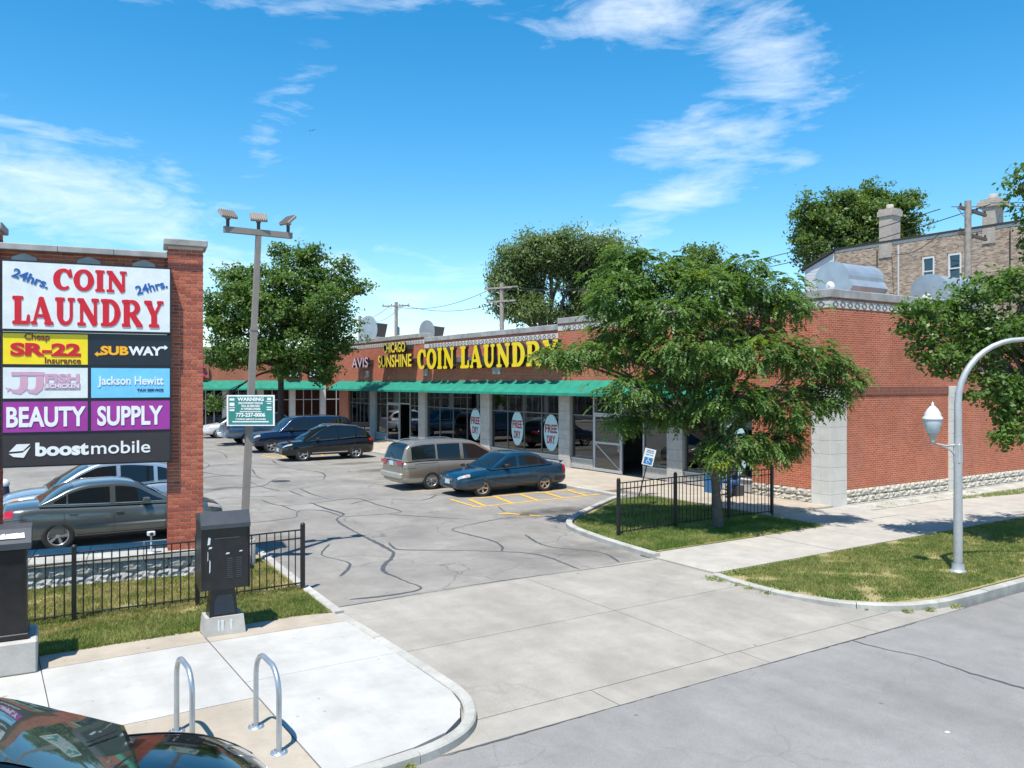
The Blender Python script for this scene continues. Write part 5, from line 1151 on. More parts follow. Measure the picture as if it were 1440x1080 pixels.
    # side windows
    for (x0, x1) in sp['windows']:
        for s in (-1, 1):
            m = MB(); n = 14; lo, hi = [], []; md_, tp = [], []
            for k in range(n + 1):
                x = x0 + (x1 - x0) * k / n; H_ = zr(x) - zt(x); hb_, ht = .035, max(.05, H_ - .105 * min(1, H_ / .2))
                if ht < .065: continue
                for lst, h in ((lo, hb_), (md_, (hb_ + ht) / 2), (tp, ht)): p = Gp(x, h); lst.append((p.x, s * (p.y + .008), p.z))
            q = len(lo)
            if q < 2: continue
            m.add(lo + md_ + tp, [(k, k + 1, q + k + 1, q + k) for k in range(q - 1)] + [(q + k, q + k + 1, 2 * q + k + 1, 2 * q + k) for k in range(q - 1)], 0, True); m.build('side_window', gm_, t)
            # thin dark seal under the glass
            m = MB(); m.tube([(v[0], v[1] + s * .001, v[2] - .012) for v in lo], .008, 4); m.build('window_seal', M[sp.get('seal', 'trim')], t)
    def screen(x0, x1, nm, mt):
        m = MB(); nx, ny = 10, 8; vs = []
        for i in range(nx + 1):
            x = x0 + (x1 - x0) * i / nx; s = sec(x); w = s[5][0] * .93
            for j in range(ny + 1):
                y = -w + 2 * w * j / ny; ay = abs(y)
                pts = s[5:]; z = interp(sorted([(py, pz) for py, pz in pts]), ay); vs.append((x, y, z + .009))
        m.add(vs, [(i * (ny + 1) + j, (i + 1) * (ny + 1) + j, (i + 1) * (ny + 1) + j + 1, i * (ny + 1) + j + 1) for i in range(nx) for j in range(ny)], 0, True); return m.build(nm, mt, t)
    screen(*sp['wind'], 'windshield', gm_)
    if 'rearwin' in sp: screen(*sp['rearwin'], 'rear_window', gm_)
    # patches that lie on the body skin
    def patch(nm, mt, x0, x1, s0, s1, off=.006, sides=(-1, 1), nx=8, ns=4, shape=None):
        for s in sides:
            vs = []; m = MB()
            for i in range(nx + 1):
                for j in range(ns + 1):
                    u, v = i / nx, j / ns; x = x0 + (x1 - x0) * u; q = s0 + (s1 - s0) * v
                    if shape: q = s0 + (s1 - s0) * shape(u, v)
                    p = B(x, q); e = endf(x); zc = zb(x) + .42 * (zt(x) - zb(x)); p.z = zc + (p.z - zc) * (1 - e * 2.2); p.y *= (1 - e * .6)
                    nx_ = .7 if abs(x) > hx - .35 else 0
                    d = Vector((math.copysign(nx_, x), 1, .2 if q > 7.5 else 0)).normalized(); p += d * off; vs.append((p.x, p.y * s, p.z))
            m.add(vs, [(i * (ns + 1) + j, (i + 1) * (ns + 1) + j, (i + 1) * (ns + 1) + j + 1, i * (ns + 1) + j + 1) for i in range(nx) for j in range(ns)], 0, True); m.build(nm, mt, t)
    for (x0, x1, s0, s1) in sp.get('molding', []): patch('side_molding', M[sp.get('moldmat', 'trim')], x0, x1, s0, s1, .012, nx=20, ns=1)
    for xd in sp['seams']: patch('door_seam', M['trim'], xd - .006, xd + .006, 3.2, 9.0, .002, nx=1, ns=8)
    if sp.get('skirt', True): patch('rocker', M['trim'], ws_[1] + wr * 1.15, ws_[0] - wr * 1.15, 2.0, 3.2, .006, nx=10, ns=2)
    # door handles
    for xd in sp['handles']:
        for s in (-1, 1):
            p = B(xd, 6.7); m = MB(); m.bev(-.085, .085, -.016, .016, -.014, .014, .005); m.build('door_handle', sp.get('handlemat', pt), t, (xd, s * (p.y + .014), p.z))
    # lights
    hl = sp.get('head', (.42, 6.7, 9.0)); patch('headlight', M['headlight'], hx - hl[0], hx - .035, hl[1], hl[2], .008, )
    patch('turn_signal', M['amber'], hx - hl[0] + .02, hx - hl[0] + .15, hl[1] + .4, hl[1] + .9, .011, nx=3, ns=2)
    for sg in (1, -1):
        a_, c_ = sorted((sg * (hx - .50), sg * (hx - .03))); patch('bumper_valance', M['trim'], a_, c_, .9, 2.3, .006, nx=8, ns=2); patch('bumper_seam', M['trim'], a_, c_, 6.05, 6.2, .003, nx=8, ns=1)
    tl = sp.get('rear', (.26, 5.6, 9.0)); patch('taillight', M['taillight'], -hx + .03, -hx + tl[0], tl[1], tl[2], .009)
    # front face: grille, intake, plate
    zf = zb(hx); Hf = zt(hx) - zf; fw = hw(hx)
    g = bx('grille', hx - .03, hx + .012, -fw * .55, fw * .55, zf + Hf * .62, zf + Hf * .84, M['trim'], t, .008)
    for k in range(3): zz = zf + Hf * (.70 + .06 * k); bx('grille_bar', hx + .013, hx + .02, -fw * .54, fw * .54, zz - .006, zz + .006, M[sp.get('grillemat', 'chrome')], g)
    bx('air_intake', hx - .03, hx + .006, -fw * .6, fw * .6, zf + Hf * .12, zf + Hf * .30, M['trim'], t, .008)
    bx('front_plate', hx + .008, hx + .022, -.15, .15, zf + Hf * .38, zf + Hf * .38 + .15, M['plate'], t); bx('rear_plate', -hx - .022, -hx - .004, -.15, .15, sp.get('plz', zf + Hf * .62), sp.get('plz', zf + Hf * .62) + .15, M['plate'], t)
    # mirrors, wipers
    mx_ = sp.get('mirror', xf - .62)
    for s in (-1, 1):
        p = Gp(mx_, .04); m = MB(); m.bev(-.07, .09, 0, .17, -.02, .10, .025, mat=Matrix.Scale(1, 4)); o = m.build('mirror', sp.get('mirrormat', M['trim']), t, (mx_, p.y if s > 0 else -p.y - .17, p.z))
    x = xf - .10
    m = MB(); m.tube([(x, -.1, zr(x) + .05), (x - .22, -.62, zr(x - .22) + .055)], .008, 4); m.tube([(x, .45, zr(x) + .05), (x - .25, -.05, zr(x - .25) + .055)], .008, 4); m.build('wiper', M['trim'], t)
    # hood shut line
    for s in (-1, 1):
        m = MB(); pts = []
        for k in range(9): x = xf - .02 + (hx - .10 - xf) * k / 8; pts.append((x, s * hw(x) * .80, B(x, 9.6).z + .002))
        m.tube(pts, .005, 4); m.build('hood_seam', M['trim'], t)
    # roof rails
    if sp.get('rails'):
        for s in (-1, 1):
            pts = []
            for k in range(9):
                x = sp['rails'][0] + (sp['rails'][1] - sp['rails'][0]) * k / 8; q = sec(x)[5]; pts.append((x, s * q[0] * .97, q[1] + (.045 if 0 < k < 8 else .0)))
            m = MB(); m.tube(pts, .014, 6); m.build('roof_rail', M[sp.get('railmat', 'galv')], t)
    hub, ty, rim = make_wheel(wr * 1.03, .20, M[sp.get('rim', 'rim')], sp.get('spokes', 5))
    for ax in ws_:
        for s in (-1, 1):
            w_ = ob('wheel', hub, t, (ax, s * (W / 2 - .10), wr)); w_.rotation_euler = (0, random.uniform(0, 3), 0 if s < 0 else math.pi); w_.rotation_mode = 'XYZ'
            if ax > 0 and sp.get('steer'): w_.rotation_euler[2] += R(sp['steer'])
            ob('tyre', ty, w_); ob('rim', rim, w_)
    if 'extra' in sp: sp['extra'](t, dict(B=B, Gp=Gp, zt=zt, zr=zr, hw=hw, sec=sec, patch=patch, hx=hx))
    return t

SEDAN = dict(L=4.42, W=1.69, axles=(1.33, -1.17), wr=.30, top=[(-2.21, .80), (-2.1, .90), (-1.5, .955), (-1.0, .94), (.2, .90), (.75, .885), (1.3, .86), (1.85, .79), (2.1, .72), (2.21, .66)],
    roof=[(-1.50, .95), (-1.28, 1.10), (-.95, 1.29), (-.55, 1.375), (-.15, 1.385), (.2, 1.34), (.6, 1.14), (1.02, .885)], windows=[(-1.22, -.96), (-.92, -.16), (-.04, .84)], wind=(.98, .28), rearwin=(-1.45, -.86),
    seams=(.86, -.09, -.98), handles=(.02, -.86), nose=(.55, .22), tail=(.5, .2), molding=[(-.82, .96, 4.9, 5.25)], head=(.40, 7.0, 8.95), clear=.22)
def spoiler(t, q): 
    m = MB(); m.bev(-2.14, -1.98, -.62, .62, .99, 1.015, .01); m.box(-2.1, -2.03, -.55, -.5, .93, .992); m.box(-2.1, -2.03, .5, .55, .93, .992); m.build('spoiler', PB, t)
    m = MB(); m.bev(-.11, .11, -.008, .008, 0, .30, .004)
    for s in (-1, 1): bx('fog_patch', 2.13, 2.20, s * .5 - .1, s * .5 + .1, .33, .40, M['trim'], t, .01)
    q['patch']('mud_flap', M['trim'], .95, .99, 1.5, 3.2, .01, nx=1, ns=2)
    q['patch']('rear_bumper_strip', M['trim'], -2.19, -1.6, 3.4, 4.6, .012, nx=10, ns=2)
PB = paint('paint_blue', (.004, .042, .085), .3, .25)
sp = dict(SEDAN); sp.update(paint=PB, low=(.38, paint('paint_lowgrey', (.035, .045, .05), .2, .4)), rim='rim_rusty', extra=spoiler, steer=-14, spokes=5, glass='carglass')
make_car('blue_sedan', 'dark blue sedan with faded paint and rusty wheels beside the yellow hatched aisle', 'car', (15.3, 24.0, 0), 180, sp)
# tan minivan, tail to the lot
VAN = dict(L=4.95, W=1.86, axles=(1.55, -1.35), wr=.32, top=[(-2.47, .95), (-2.4, 1.02), (-1.5, 1.06), (0, 1.03), (1.1, .99), (1.5, .97), (2.1, .85), (2.35, .74), (2.47, .62)],
    roof=[(-2.44, 1.03), (-2.36, 1.25), (-2.26, 1.50), (-2.05, 1.62), (-1.5, 1.68), (-.4, 1.69), (.35, 1.65), (.8, 1.46), (1.3, 1.18), (1.62, .96)], windows=[(-2.10, -1.16), (-1.08, -.16), (-.02, 1.3)], wind=(1.58, .5), rearwin=(-2.425, -2.14),
    seams=(.95, -.02, -1.08), handles=(-.12, .12), nose=(.7, .3), tail=(.28, .12), molding=[(-1.0, 1.1, 4.4, 4.8)], head=(.5, 6.6, 9.0), clear=.22, tumble=.22, rails=(-2.0, .3), plz=.86, low=(.52, None), rear=(.05, 7.0, 7.1), spokes=7)
PT = paint('paint_tan', (.28, .235, .185), .5, .3); PT2 = paint('paint_goldgrey', (.42, .40, .34), .4, .35)
def vanx(t, q):
    for s in (-1, 1): bx('taillight', -2.50, -2.455, s * .42 if s > 0 else s * .86, s * .86 if s > 0 else s * .42, .90, 1.02, M['taillight'], t, .012)
    bx('rear_bumper', -2.55, -2.40, -.84, .84, .42, .62, PT2, t, .04); bx('badge', -2.495, -2.48, -.05, .05, 1.08, 1.14, M['chrome'], t, .01)
    m = MB(); m.tube([(-2.45, .05, 1.16), (-2.40, .4, 1.3)], .009, 4); m.build('wiper', M['trim'], t)
    for s in (-1, 1): q['patch']('sliding_rail', M['trim'], -2.0, -1.1, 7.45, 7.6, .004, nx=6, ns=1)
sp = dict(VAN); sp.update(paint=PT, low=(.52, PT2), extra=vanx, handlemat=M['chrome'], roofpaint=PT)
make_car('tan_minivan', 'tan and gold two tone minivan parked nose in beside the blue sedan', 'car', (14.75, 26.65, 0), 0, sp)
# black crossover
SUV = dict(L=4.66, W=1.80, axles=(1.38, -1.31), wr=.345, top=[(-2.33, .92), (-2.25, 1.02), (-1.5, 1.08), (-.6, 1.02), (.6, .97), (1.0, .96), (1.6, .93), (2.05, .86), (2.25, .77), (2.33, .70)],
    roof=[(-2.12, 1.06), (-2.0, 1.25), (-1.7, 1.48), (-1.2, 1.61), (-.5, 1.66), (.0, 1.64), (.45, 1.48), (.85, 1.24), (1.28, .97)], windows=[(-1.85, -1.36), (-1.26, -.44), (-.34, .98)], wind=(1.24, .32), rearwin=(-2.1, -1.72),
    seams=(.92, -.37, -1.2), handles=(-.25, -1.1), nose=(.6, .26), tail=(.5, .22), head=(.42, 7.5, 8.9), clear=.26, tumble=.27, rails=(-1.6, .1), molding=[(-.85, .95, 3.2, 3.6)], moldmat='chrome', rear=(.34, 6.8, 9.2), seal='chrome')
PK_ = paint('paint_black', (.006, .007, .009), .3, .2)
sp = dict(SUV); sp.update(paint=PK_)
make_car('black_crossover', 'glossy black crossover with roof rails parked across from the brown light pole', 'car', (14.35, 39.0, 0), 180, sp)
# dark blue full size wagon
BIG = dict(L=5.55, W=2.0, axles=(1.85, -1.45), wr=.38, top=[(-2.77, 1.08), (-2.7, 1.15), (-1.5, 1.18), (0, 1.16), (1.0, 1.14), (1.4, 1.13), (2.2, 1.07), (2.6, 1.0), (2.77, .9)],
    roof=[(-2.74, 1.16), (-2.68, 1.45), (-2.58, 1.72), (-2.3, 1.85), (-1.0, 1.89), (.2, 1.88), (.62, 1.80), (1.0, 1.50), (1.38, 1.14)], windows=[(-2.45, -1.45), (-1.38, -.45), (-.38, .85)], wind=(1.34, .62), rearwin=(-2.73, -2.5),
    seams=(.9, -.42, -1.42), handles=(-.3, -1.3), nose=(.35, .14), tail=(.3, .12), head=(.34, 7.0, 8.8), clear=.33, tumble=.2, rails=(-2.2, .1), railmat='trim', spokes=5)
def bigx(t, q): bx('front_bumper', 2.70, 2.86, -.92, .92, .48, .70, M['chrome'], t, .03)
sp = dict(BIG); sp.update(paint=paint('paint_navy', (.006, .018, .05), .4, .25), extra=bigx)
make_car('navy_wagon', 'large dark navy full size wagon behind the black crossover', 'car', (14.95, 44.6, 0), 180, sp)
# pale blue pickup, tail to the lot
TRUCK = dict(L=5.6, W=1.98, axles=(1.85, -1.55), wr=.38, top=[(-2.8, 1.14), (-2.7, 1.18), (-.8, 1.2), (0, 1.18), (1.0, 1.16), (1.5, 1.14), (2.3, 1.06), (2.65, .98), (2.8, .88)],
    roof=[(-.95, 1.2), (-.88, 1.5), (-.75, 1.75), (-.4, 1.86), (.3, 1.88), (.7, 1.80), (1.1, 1.48), (1.5, 1.15)], windows=[(-.72, .10), (.16, .95)], wind=(1.46, .72), rearwin=(-.94, -.76),
    seams=(.98, .13, -.8), handles=(-.62, .28), nose=(.4, .16), tail=(.15, .06), head=(.34, 7.0, 8.8), clear=.36, tumble=.2, rear=(.14, 6.0, 8.8))
def trx(t, q): bx('rear_bumper', -2.93, -2.76, -.9, .9, .50, .70, M['siding'], t, .03); bx('bed_liner', -2.7, -1.0, -.8, .8, 1.235, 1.25, M['trim'], t)
sp = dict(TRUCK); sp.update(paint=paint('paint_ice', (.22, .29, .36), .5, .3), extra=trx)
make_car('pale_pickup', 'pale blue pickup truck half hidden behind the parking WARNING sign', 'pickup truck', (15.2, 51.2, 0), 0, sp)
sp = dict(SUV); sp.update(paint=paint('paint_white', (.66, .67, .68), .1, .3), rails=None, rim='rim')
make_car('white_crossover', 'white crossover farthest away near the shop wing', 'car', (14.9, 57.6, 0), 178, sp)
# grey sedan behind the planter
MAL = dict(L=4.78, W=1.78, axles=(1.42, -1.28), wr=.325, top=[(-2.39, .84), (-2.28, .97), (-1.7, 1.02), (-1.1, .99), (.2, .94), (.8, .925), (1.4, .90), (2.0, .83), (2.27, .74), (2.39, .66)],
    roof=[(-1.66, 1.02), (-1.38, 1.18), (-1.02, 1.36), (-.6, 1.45), (-.1, 1.46), (.3, 1.41), (.7, 1.20), (1.16, .925)], windows=[(-1.36, -1.12), (-1.08, -.22), (-.10, 1.0)], wind=(1.12, .36), rearwin=(-1.62, -.95),
    seams=(.98, -.14, -1.16), handles=(-.02, -.98), nose=(.6, .26), tail=(.5, .22), molding=[(-.9, .98, 4.5, 4.75)], moldmat='chrome', head=(.42, 7.2, 8.9), rear=(.24, 6.6, 8.9), clear=.2, seal='galv', glass='carglass')
def malx(t, q): 
    q['patch']('fuel_door', PM, -1.72, -1.52, 6.4, 7.6, .004, sides=(-1,), nx=3, ns=3)
PM = paint('paint_gunmetal', (.12, .14, .14), .6, .25)
sp = dict(MAL); sp.update(paint=PM, extra=malx, mirrormat=PM)
make_car('grey_sedan', 'gunmetal grey sedan parked right behind the brick monument sign', 'car', (2.78, 21.9, 0), 0, sp)
sp = dict(SUV); sp.update(paint=paint('paint_silverblue', (.34, .40, .46), .5, .28), rails=(-1.6, .1))
make_car('silver_suv', 'pale silver sport utility facing left behind the grey sedan', 'car', (2.75, 24.9, 0), 180, sp)
# black car at the kerb in the foreground
HB = dict(L=4.5, W=1.78, axles=(1.40, -1.25), wr=.325, top=[(-2.25, .9), (-1.6, 1.0), (-.6, .98), (.6, .97), (.95, .965), (1.3, .93), (1.75, .85), (2.08, .72), (2.25, .58)],
    roof=[(-2.05, 1.0), (-1.7, 1.25), (-1.1, 1.42), (-.5, 1.47), (-.1, 1.46), (.3, 1.39), (.7, 1.22), (1.2, .965)], windows=[(-1.3, -.5), (-.42, .85)], wind=(1.16, .16), rearwin=(-2.0, -1.5),
    seams=(.95, -.46), handles=(-.35,), nose=(.95, .42), tail=(.5, .2), head=(.55, 7.0, 8.9), clear=.18, glass='carglass_green')
def hbx(t, q):
    pass
sp = dict(HB); sp.update(paint=paint('paint_jet', (.004, .0045, .005), .2, .08), extra=hbx)
make_car('black_car', 'shiny black car at the kerb, only its hood and windshield in view', 'car', (-.22, 6.42, -.06), 0, sp).scale = (1, 1, 1.13)

# ================================================================ plants
def leafcloud(name, cents, norms, axes, ln, wd, mat, parent, bend=.25):
    """one mesh of many bent rhombic leaves"""
    n = len(cents); N = norms / np.linalg.norm(norms, axis=1, keepdims=True); A = axes - N * (axes * N).sum(1, keepdims=True); A /= np.linalg.norm(A, axis=1, keepdims=True) + 1e-9
    Bv = np.cross(N, A); L_ = ln[:, None]; W_ = wd[:, None]
    v = np.empty((n, 4, 3), np.float32); v[:, 0] = cents - A * L_ * .5; v[:, 1] = cents + Bv * W_ * .5 - N * L_ * bend * .2; v[:, 2] = cents + A * L_ * .5 - N * L_ * bend; v[:, 3] = cents - Bv * W_ * .5 - N * L_ * bend * .2
    me = bpy.data.meshes.new(name); me.vertices.add(n * 4); me.vertices.foreach_set('co', v.ravel()); me.loops.add(n * 4); me.loops.foreach_set('vertex_index', np.arange(n * 4, dtype=np.int32)); me.polygons.add(n)
    me.polygons.foreach_set('loop_start', np.arange(0, n * 4, 4, dtype=np.int32)); me.polygons.foreach_set('loop_total', np.full(n, 4, np.int32)); me.materials.append(mat); me.update(calc_edges=True)
    return ob(name, me, parent)
def rnd_unit(n): v = rng.normal(size=(n, 3)); return v / np.linalg.norm(v, axis=1, keepdims=True)
def tree(name, label, base, trunk, blobs, leaf, mat, bark, group=None, seed=1, limb_r=.09, twigs=2):
    """blobs: (side, depth, height, radius side, radius depth, radius height) in metres from the base, side to the viewer's right"""
    global rng; rng = np.random.default_rng(seed); rr = random.Random(seed)
    t = thing(name, label, 'tree', base, 0, group); U = Vector((VY, -VX, 0)); D = Vector((VX, VY, 0))
    th, tr, lean = trunk; tp = [Vector((0, 0, -.05)), Vector((lean * .3, 0, th * .35)), Vector((lean * .8, .03, th * .75)), Vector((lean, .02, th))]
    wpt = lambda v: U * v[0] + D * v[1] + Vector((0, 0, v[2]))
    T = [wpt(p) for p in tp]; MB().tube(T, [tr * 1.35, tr * 1.0, tr * .88, tr * .8], 10).build('trunk', bark, t)
    m = MB(); fork = T[-1]
    for (a, d, h, ra, rd, rh) in blobs:
        e = wpt((a, d, h - rh * .1)); mid = fork + (e - fork) * .45 + Vector((0, 0, (e - fork).length * .10)) + Vector((rr.uniform(-.2, .2), rr.uniform(-.2, .2), 0)) * (e - fork).length * .3
        pts = smooth_path3([fork, mid, e], 5); r0 = limb_r * rr.uniform(.7, 1.1); m.tube(pts, [r0 * (1 - .75 * i / (len(pts) - 1)) for i in range(len(pts))], 6, caps=False)
        for k in range(twigs * 3):
            s = pts[rr.randrange(len(pts) // 2, len(pts))]; q = e + wpt((rr.uniform(-1, 1) * ra * .85, rr.uniform(-1, 1) * rd * .85, rr.uniform(-.6, .9) * rh)) ; m.tube([s, (s + q) / 2 + Vector((0, 0, .12 * (q - s).length)), q], [r0 * .3, r0 * .2, r0 * .08], 4, caps=False)
    m.build('limbs', bark, t)
    per, kind, ls, lw = leaf['per'], leaf['kind'], leaf['len'], leaf['wid']
    cs, ns, ax = [], [], []
    for (a, d, h, ra, rd, rh) in blobs:
        vol = ra * rd * rh; nc = int(leaf['clumps'] * vol ** .7)
        u = rnd_unit(nc); rad = rng.uniform(.25, 1.0, nc) ** .45
        k8 = rnd_unit(14); sel = rng.random(nc) < leaf.get('sprig', .22); pick = rng.integers(0, 14, nc); u = np.where(sel[:, None], k8[pick] + rng.normal(0, .10, (nc, 3)), u); rad = np.where(sel, rng.uniform(.9, 1.5, nc), rad); lump = 1 + .22 * np.sin(u[:, 0] * 5 + a * 3) * np.cos(u[:, 1] * 4 + h * 2) + rng.normal(0, .09, nc)
        loc = u * (rad * lump)[:, None] * np.array([ra, rd, rh]); loc[:, 2] *= np.where(loc[:, 2] < 0, .75, 1.0)
        P = np.outer(loc[:, 0] + a, np.array(U)) + np.outer(loc[:, 1] + d, np.array(D)); P[:, 2] += loc[:, 2] + h
        out = np.outer(u[:, 0], np.array(U)) + np.outer(u[:, 1], np.array(D)); out[:, 2] = u[:, 2]
        if kind == 'pinnate':
            # drooping feather leaves: leaflets in two rows along a curved stalk
            R_ = out.copy(); R_ += rng.normal(0, .45, R_.shape); R_[:, 2] = R_[:, 2] * .5 - .25; R_ /= np.linalg.norm(R_, axis=1, keepdims=True)
            k = per // 2; ll = leaf['rachis'] * rng.uniform(.7, 1.25, nc)
            S = np.cross(R_, np.array([0, 0, 1.0])); S /= np.linalg.norm(S, axis=1, keepdims=True) + 1e-6; Nn = np.cross(S, R_)
            for i in range(k):
                f = (i + .5) / k; c = P + R_ * (ll * f)[:, None]; c[:, 2] -= ll * f * f * .55
                for sg in (-1, 1):
                    dirv = S * sg * .8 + R_ * .55; dirv[:, 2] -= .35 + .3 * f
                    cs.append(c + dirv * ls * .5 + rng.normal(0, .008, c.shape)); ns.append(Nn + rng.normal(0, .28, c.shape)); ax.append(dirv + rng.normal(0, .12, c.shape))
        else:
            cl_s = leaf['spread']; nn = nc * per; c = np.repeat(P, per, 0) + rng.normal(0, cl_s, (nn, 3)) * np.array([1, 1, .6]); o_ = np.repeat(out, per, 0)
            cs.append(c); nv = o_ * .45 + rng.normal(0, .55, (nn, 3)) + np.array([0, 0, .75]); ns.append(nv); av = rng.normal(0, 1, (nn, 3)); av[:, 2] -= leaf.get('droop', .5); ax.append(av)
    cs, ns, ax = np.concatenate(cs), np.concatenate(ns), np.concatenate(ax); n = len(cs)
    o = leafcloud('crown', cs, ns, ax, ls * rng.uniform(.7, 1.3, n), lw * rng.uniform(.7, 1.3, n), mat, t); return t
def smooth_path3(pts, k):
    P = [Vector(p) for p in pts]; out = []
    for i in range(len(P) - 1):
        p0, p1, p2, p3 = P[max(i - 1, 0)], P[i], P[i + 1], P[min(i + 2, len(P) - 1)]
        for j in range(k):
            t = j / k; out.append(.5 * ((2 * p1) + (-p0 + p2) * t + (2 * p0 - 5 * p1 + 4 * p2 - p3) * t * t + (-p0 + 3 * p1 - 3 * p2 + p3) * t ** 3))
    out.append(P[-1]); return out
LM1 = leafmat('leaves_locust', (.085, .165, .042), (.15, .235, .070), (.26, .30, .03), 1.6, .42)
LM2 = leafmat('leaves_lot', (.080, .155, .035), (.135, .205, .055), None, 1.3, .4)
LM3 = leafmat('leaves_right', (.080, .155, .035), (.135, .215, .055), None, 2.0, .35)
LM4 = leafmat('leaves_willow', (.12, .175, .07), (.165, .22, .09), None, .5, .45)
LM5 = leafmat('leaves_dark', (.085, .15, .04), (.14, .20, .055), None, .6, .4)
def pxb(px, py, rx, ry, cx, base_py_z, ppm, dep=0.0, rd=None):
    a = (px - cx) / ppm; h = base_py_z + (537 - py) / ppm; return (a, dep, h, rx / ppm, (rd or (rx + ry) / 2 / ppm), ry / ppm)
# the corner tree: metre offsets from its foot
ppm = 55.0; bl_ = []
for (px, py, rx, ry, dep) in [(772, 498, 26, 14, -.1), (905, 385, 62, 44, .3), (868, 420, 44, 40, -.4), (1000, 405, 62, 42, -.2), (1085, 405, 50, 34, .2), (1110, 430, 34, 20, 0), (880, 352, 30, 16, .2), (960, 370, 26, 16, .4), (1050, 372, 30, 18, .2), (940, 445, 62, 34, -.9),
        (855, 490, 60, 24, -.3), (800, 500, 34, 17, -.2), (960, 495, 62, 38, -1.2), (1070, 495, 60, 34, -.7), (1150, 505, 44, 26, -.2), (1190, 528, 26, 24, -.1), (890, 545, 42, 30, -.8), (1010, 555, 60, 36, -1.0), (1095, 570, 42, 38, -.6), (930, 580, 38, 22, -.3), (1165, 555, 26, 28, 0),
        (1020, 615, 44, 22, -1.1), (1075, 625, 28, 22, -.6), (975, 520, 60, 40, .9), (1060, 460, 60, 40, 1.1), (880, 460, 50, 34, 1.0), (870, 585, 22, 22, -.4), (1105, 620, 20, 28, -.2), (1000, 635, 30, 12, -1.2)]:
    bl_.append(pxb(px, py, rx * .98, ry * .76, 1010, 3.75, ppm, dep, max(.45, (rx + ry) / 2 / ppm * .8)))
tree('corner_tree', 'young tree with drooping feathery leaves inside the fenced corner island', (15.91, 14.71, .05), (2.1, .115, -.12), bl_, dict(kind='pinnate', per=14, len=.120, wid=.046, rachis=.25, clumps=720, sprig=.16), LM1, M['bark'], seed=11, limb_r=.07)
# tree in the lot
ppm = 24.0; bl_ = []
for (px, py, rx, ry, dep) in [(420, 385, 50, 34, 0), (440, 362, 22, 20, 0), (470, 400, 36, 24, .5), (510, 405, 17, 10, 0), (345, 405, 36, 32, 0), (330, 385, 20, 16, 0), (380, 430, 60, 40, -.8), (450, 440, 50, 34, -.6), (320, 450, 36, 36, 0), (350, 490, 50, 30, -.6), (420, 490, 60, 34, -.9), (475, 480, 30, 28, 0), (310, 500, 24, 26, .3), (405, 520, 24, 14, -.9), (455, 515, 26, 18, -.3), (335, 512, 20, 10, 0), (400, 440, 60, 50, 1.5), (300, 430, 16, 18, .3), (485, 375, 14, 14, 0), (305, 570, 10, 14, -.4), (395, 352, 16, 12, 0), (455, 535, 12, 14, 0)]:
    bl_.append(pxb(px, py, rx * .84, ry * .80, 395, 3.8, ppm, dep))
tree('lot_tree', 'full green shade tree standing in the lot between the parked cars', (14.9, 47.8, 0), (4.6, .19, 0), bl_, dict(kind='simple', per=12, len=.20, wid=.13, spread=.19, clumps=165, sprig=.42), LM2, M['bark_dark'], seed=5, limb_r=.12)
# right hand tree, trunk beyond the frame
ppm = 58.0; bl_ = []
for (px, py, rx, ry, dep) in [(1400, 418, 34, 22, 0), (1345, 462, 28, 20, 0), (1305, 440, 22, 12, -.1), (1325, 495, 24, 26, -.2), (1378, 495, 28, 22, 0), (1420, 470, 34, 24, -.3), (1400, 548, 26, 20, -.4), (1435, 575, 28, 34, -.2), (1348, 520, 18, 12, 0), (1418, 608, 18, 18, -.5), (1440, 402, 26, 16, 0), (1490, 450, 50, 40, 0), (1500, 540, 50, 50, 0), (1460, 515, 40, 36, .8), (1452, 272, 12, 22, 0), (1500, 330, 40, 40, .2), (1550, 400, 50, 60, .3), (1360, 440, 20, 16, .2), (1300, 465, 12, 9, -.1), (1390, 455, 30, 16, .3)]:
    bl_.append(pxb(px, py, rx * 1.12, ry * 1.12, 1490, 3.8, ppm, dep, max(.4, (rx + ry) / 2 / ppm * .9)))
tree('verge_tree', 'broad leaved street tree at the right edge reaching over the side wall', (20.9, 9.1, .03), (2.6, .14, 0), bl_, dict(kind='simple', per=9, len=.125, wid=.08, spread=.11, clumps=420, sprig=.3), LM3, M['bark'], seed=21, limb_r=.06)
# trees behind
ppm = 16.4; bl_ = [pxb(px, py, rx, ry, 800, 3.8, ppm, dep) for (px, py, rx, ry, dep) in [(790, 355, 44, 22, 0), (745, 375, 24, 24, 0), (740, 420, 20, 34, 0), (770, 435, 22, 22, -1), (850, 350, 40, 22, 0), (885, 375, 40, 34, 1), (855, 420, 26, 40, 1), (800, 340, 30, 10, 0), (830, 445, 30, 22, 2), (722, 400, 10, 22, 0), (815, 370, 36, 20, 1.5), (765, 400, 26, 24, .8), (840, 400, 20, 24, 2), (770, 365, 36, 16, 0)]]
tree('willow_tree', 'pale green airy tree with bare limbs showing behind the shops', (41.4, 57.0, 0), (5.0, .35, 0), bl_, dict(kind='simple', per=26, len=.34, wid=.13, spread=.42, clumps=52, droop=1.2, sprig=.3), LM4, M['bark'], seed=8, limb_r=.26)
ppm = 16.4; bl_ = [pxb(px, py, rx, ry, 1160, 3.8, ppm, dep) for (px, py, rx, ry, dep) in [(1150, 322, 36, 20, 0), (1120, 300, 26, 18, 0), (1180, 300, 26, 22, 0), (1165, 285, 18, 14, 0), (1150, 360, 50, 30, 0), (1200, 340, 30, 30, 0), (1112, 330, 18, 18, 0)]]
tree('back_tree', 'mid green tree beyond the white siding, left of the brick chimney', (61.5, 43.0, 0), (8, .4, 0), bl_, dict(kind='simple', per=22, len=.34, wid=.20, spread=.36, clumps=44, sprig=.35), LM5, M['bark_dark'], seed=9, limb_r=.3, group='trees beyond the shops')
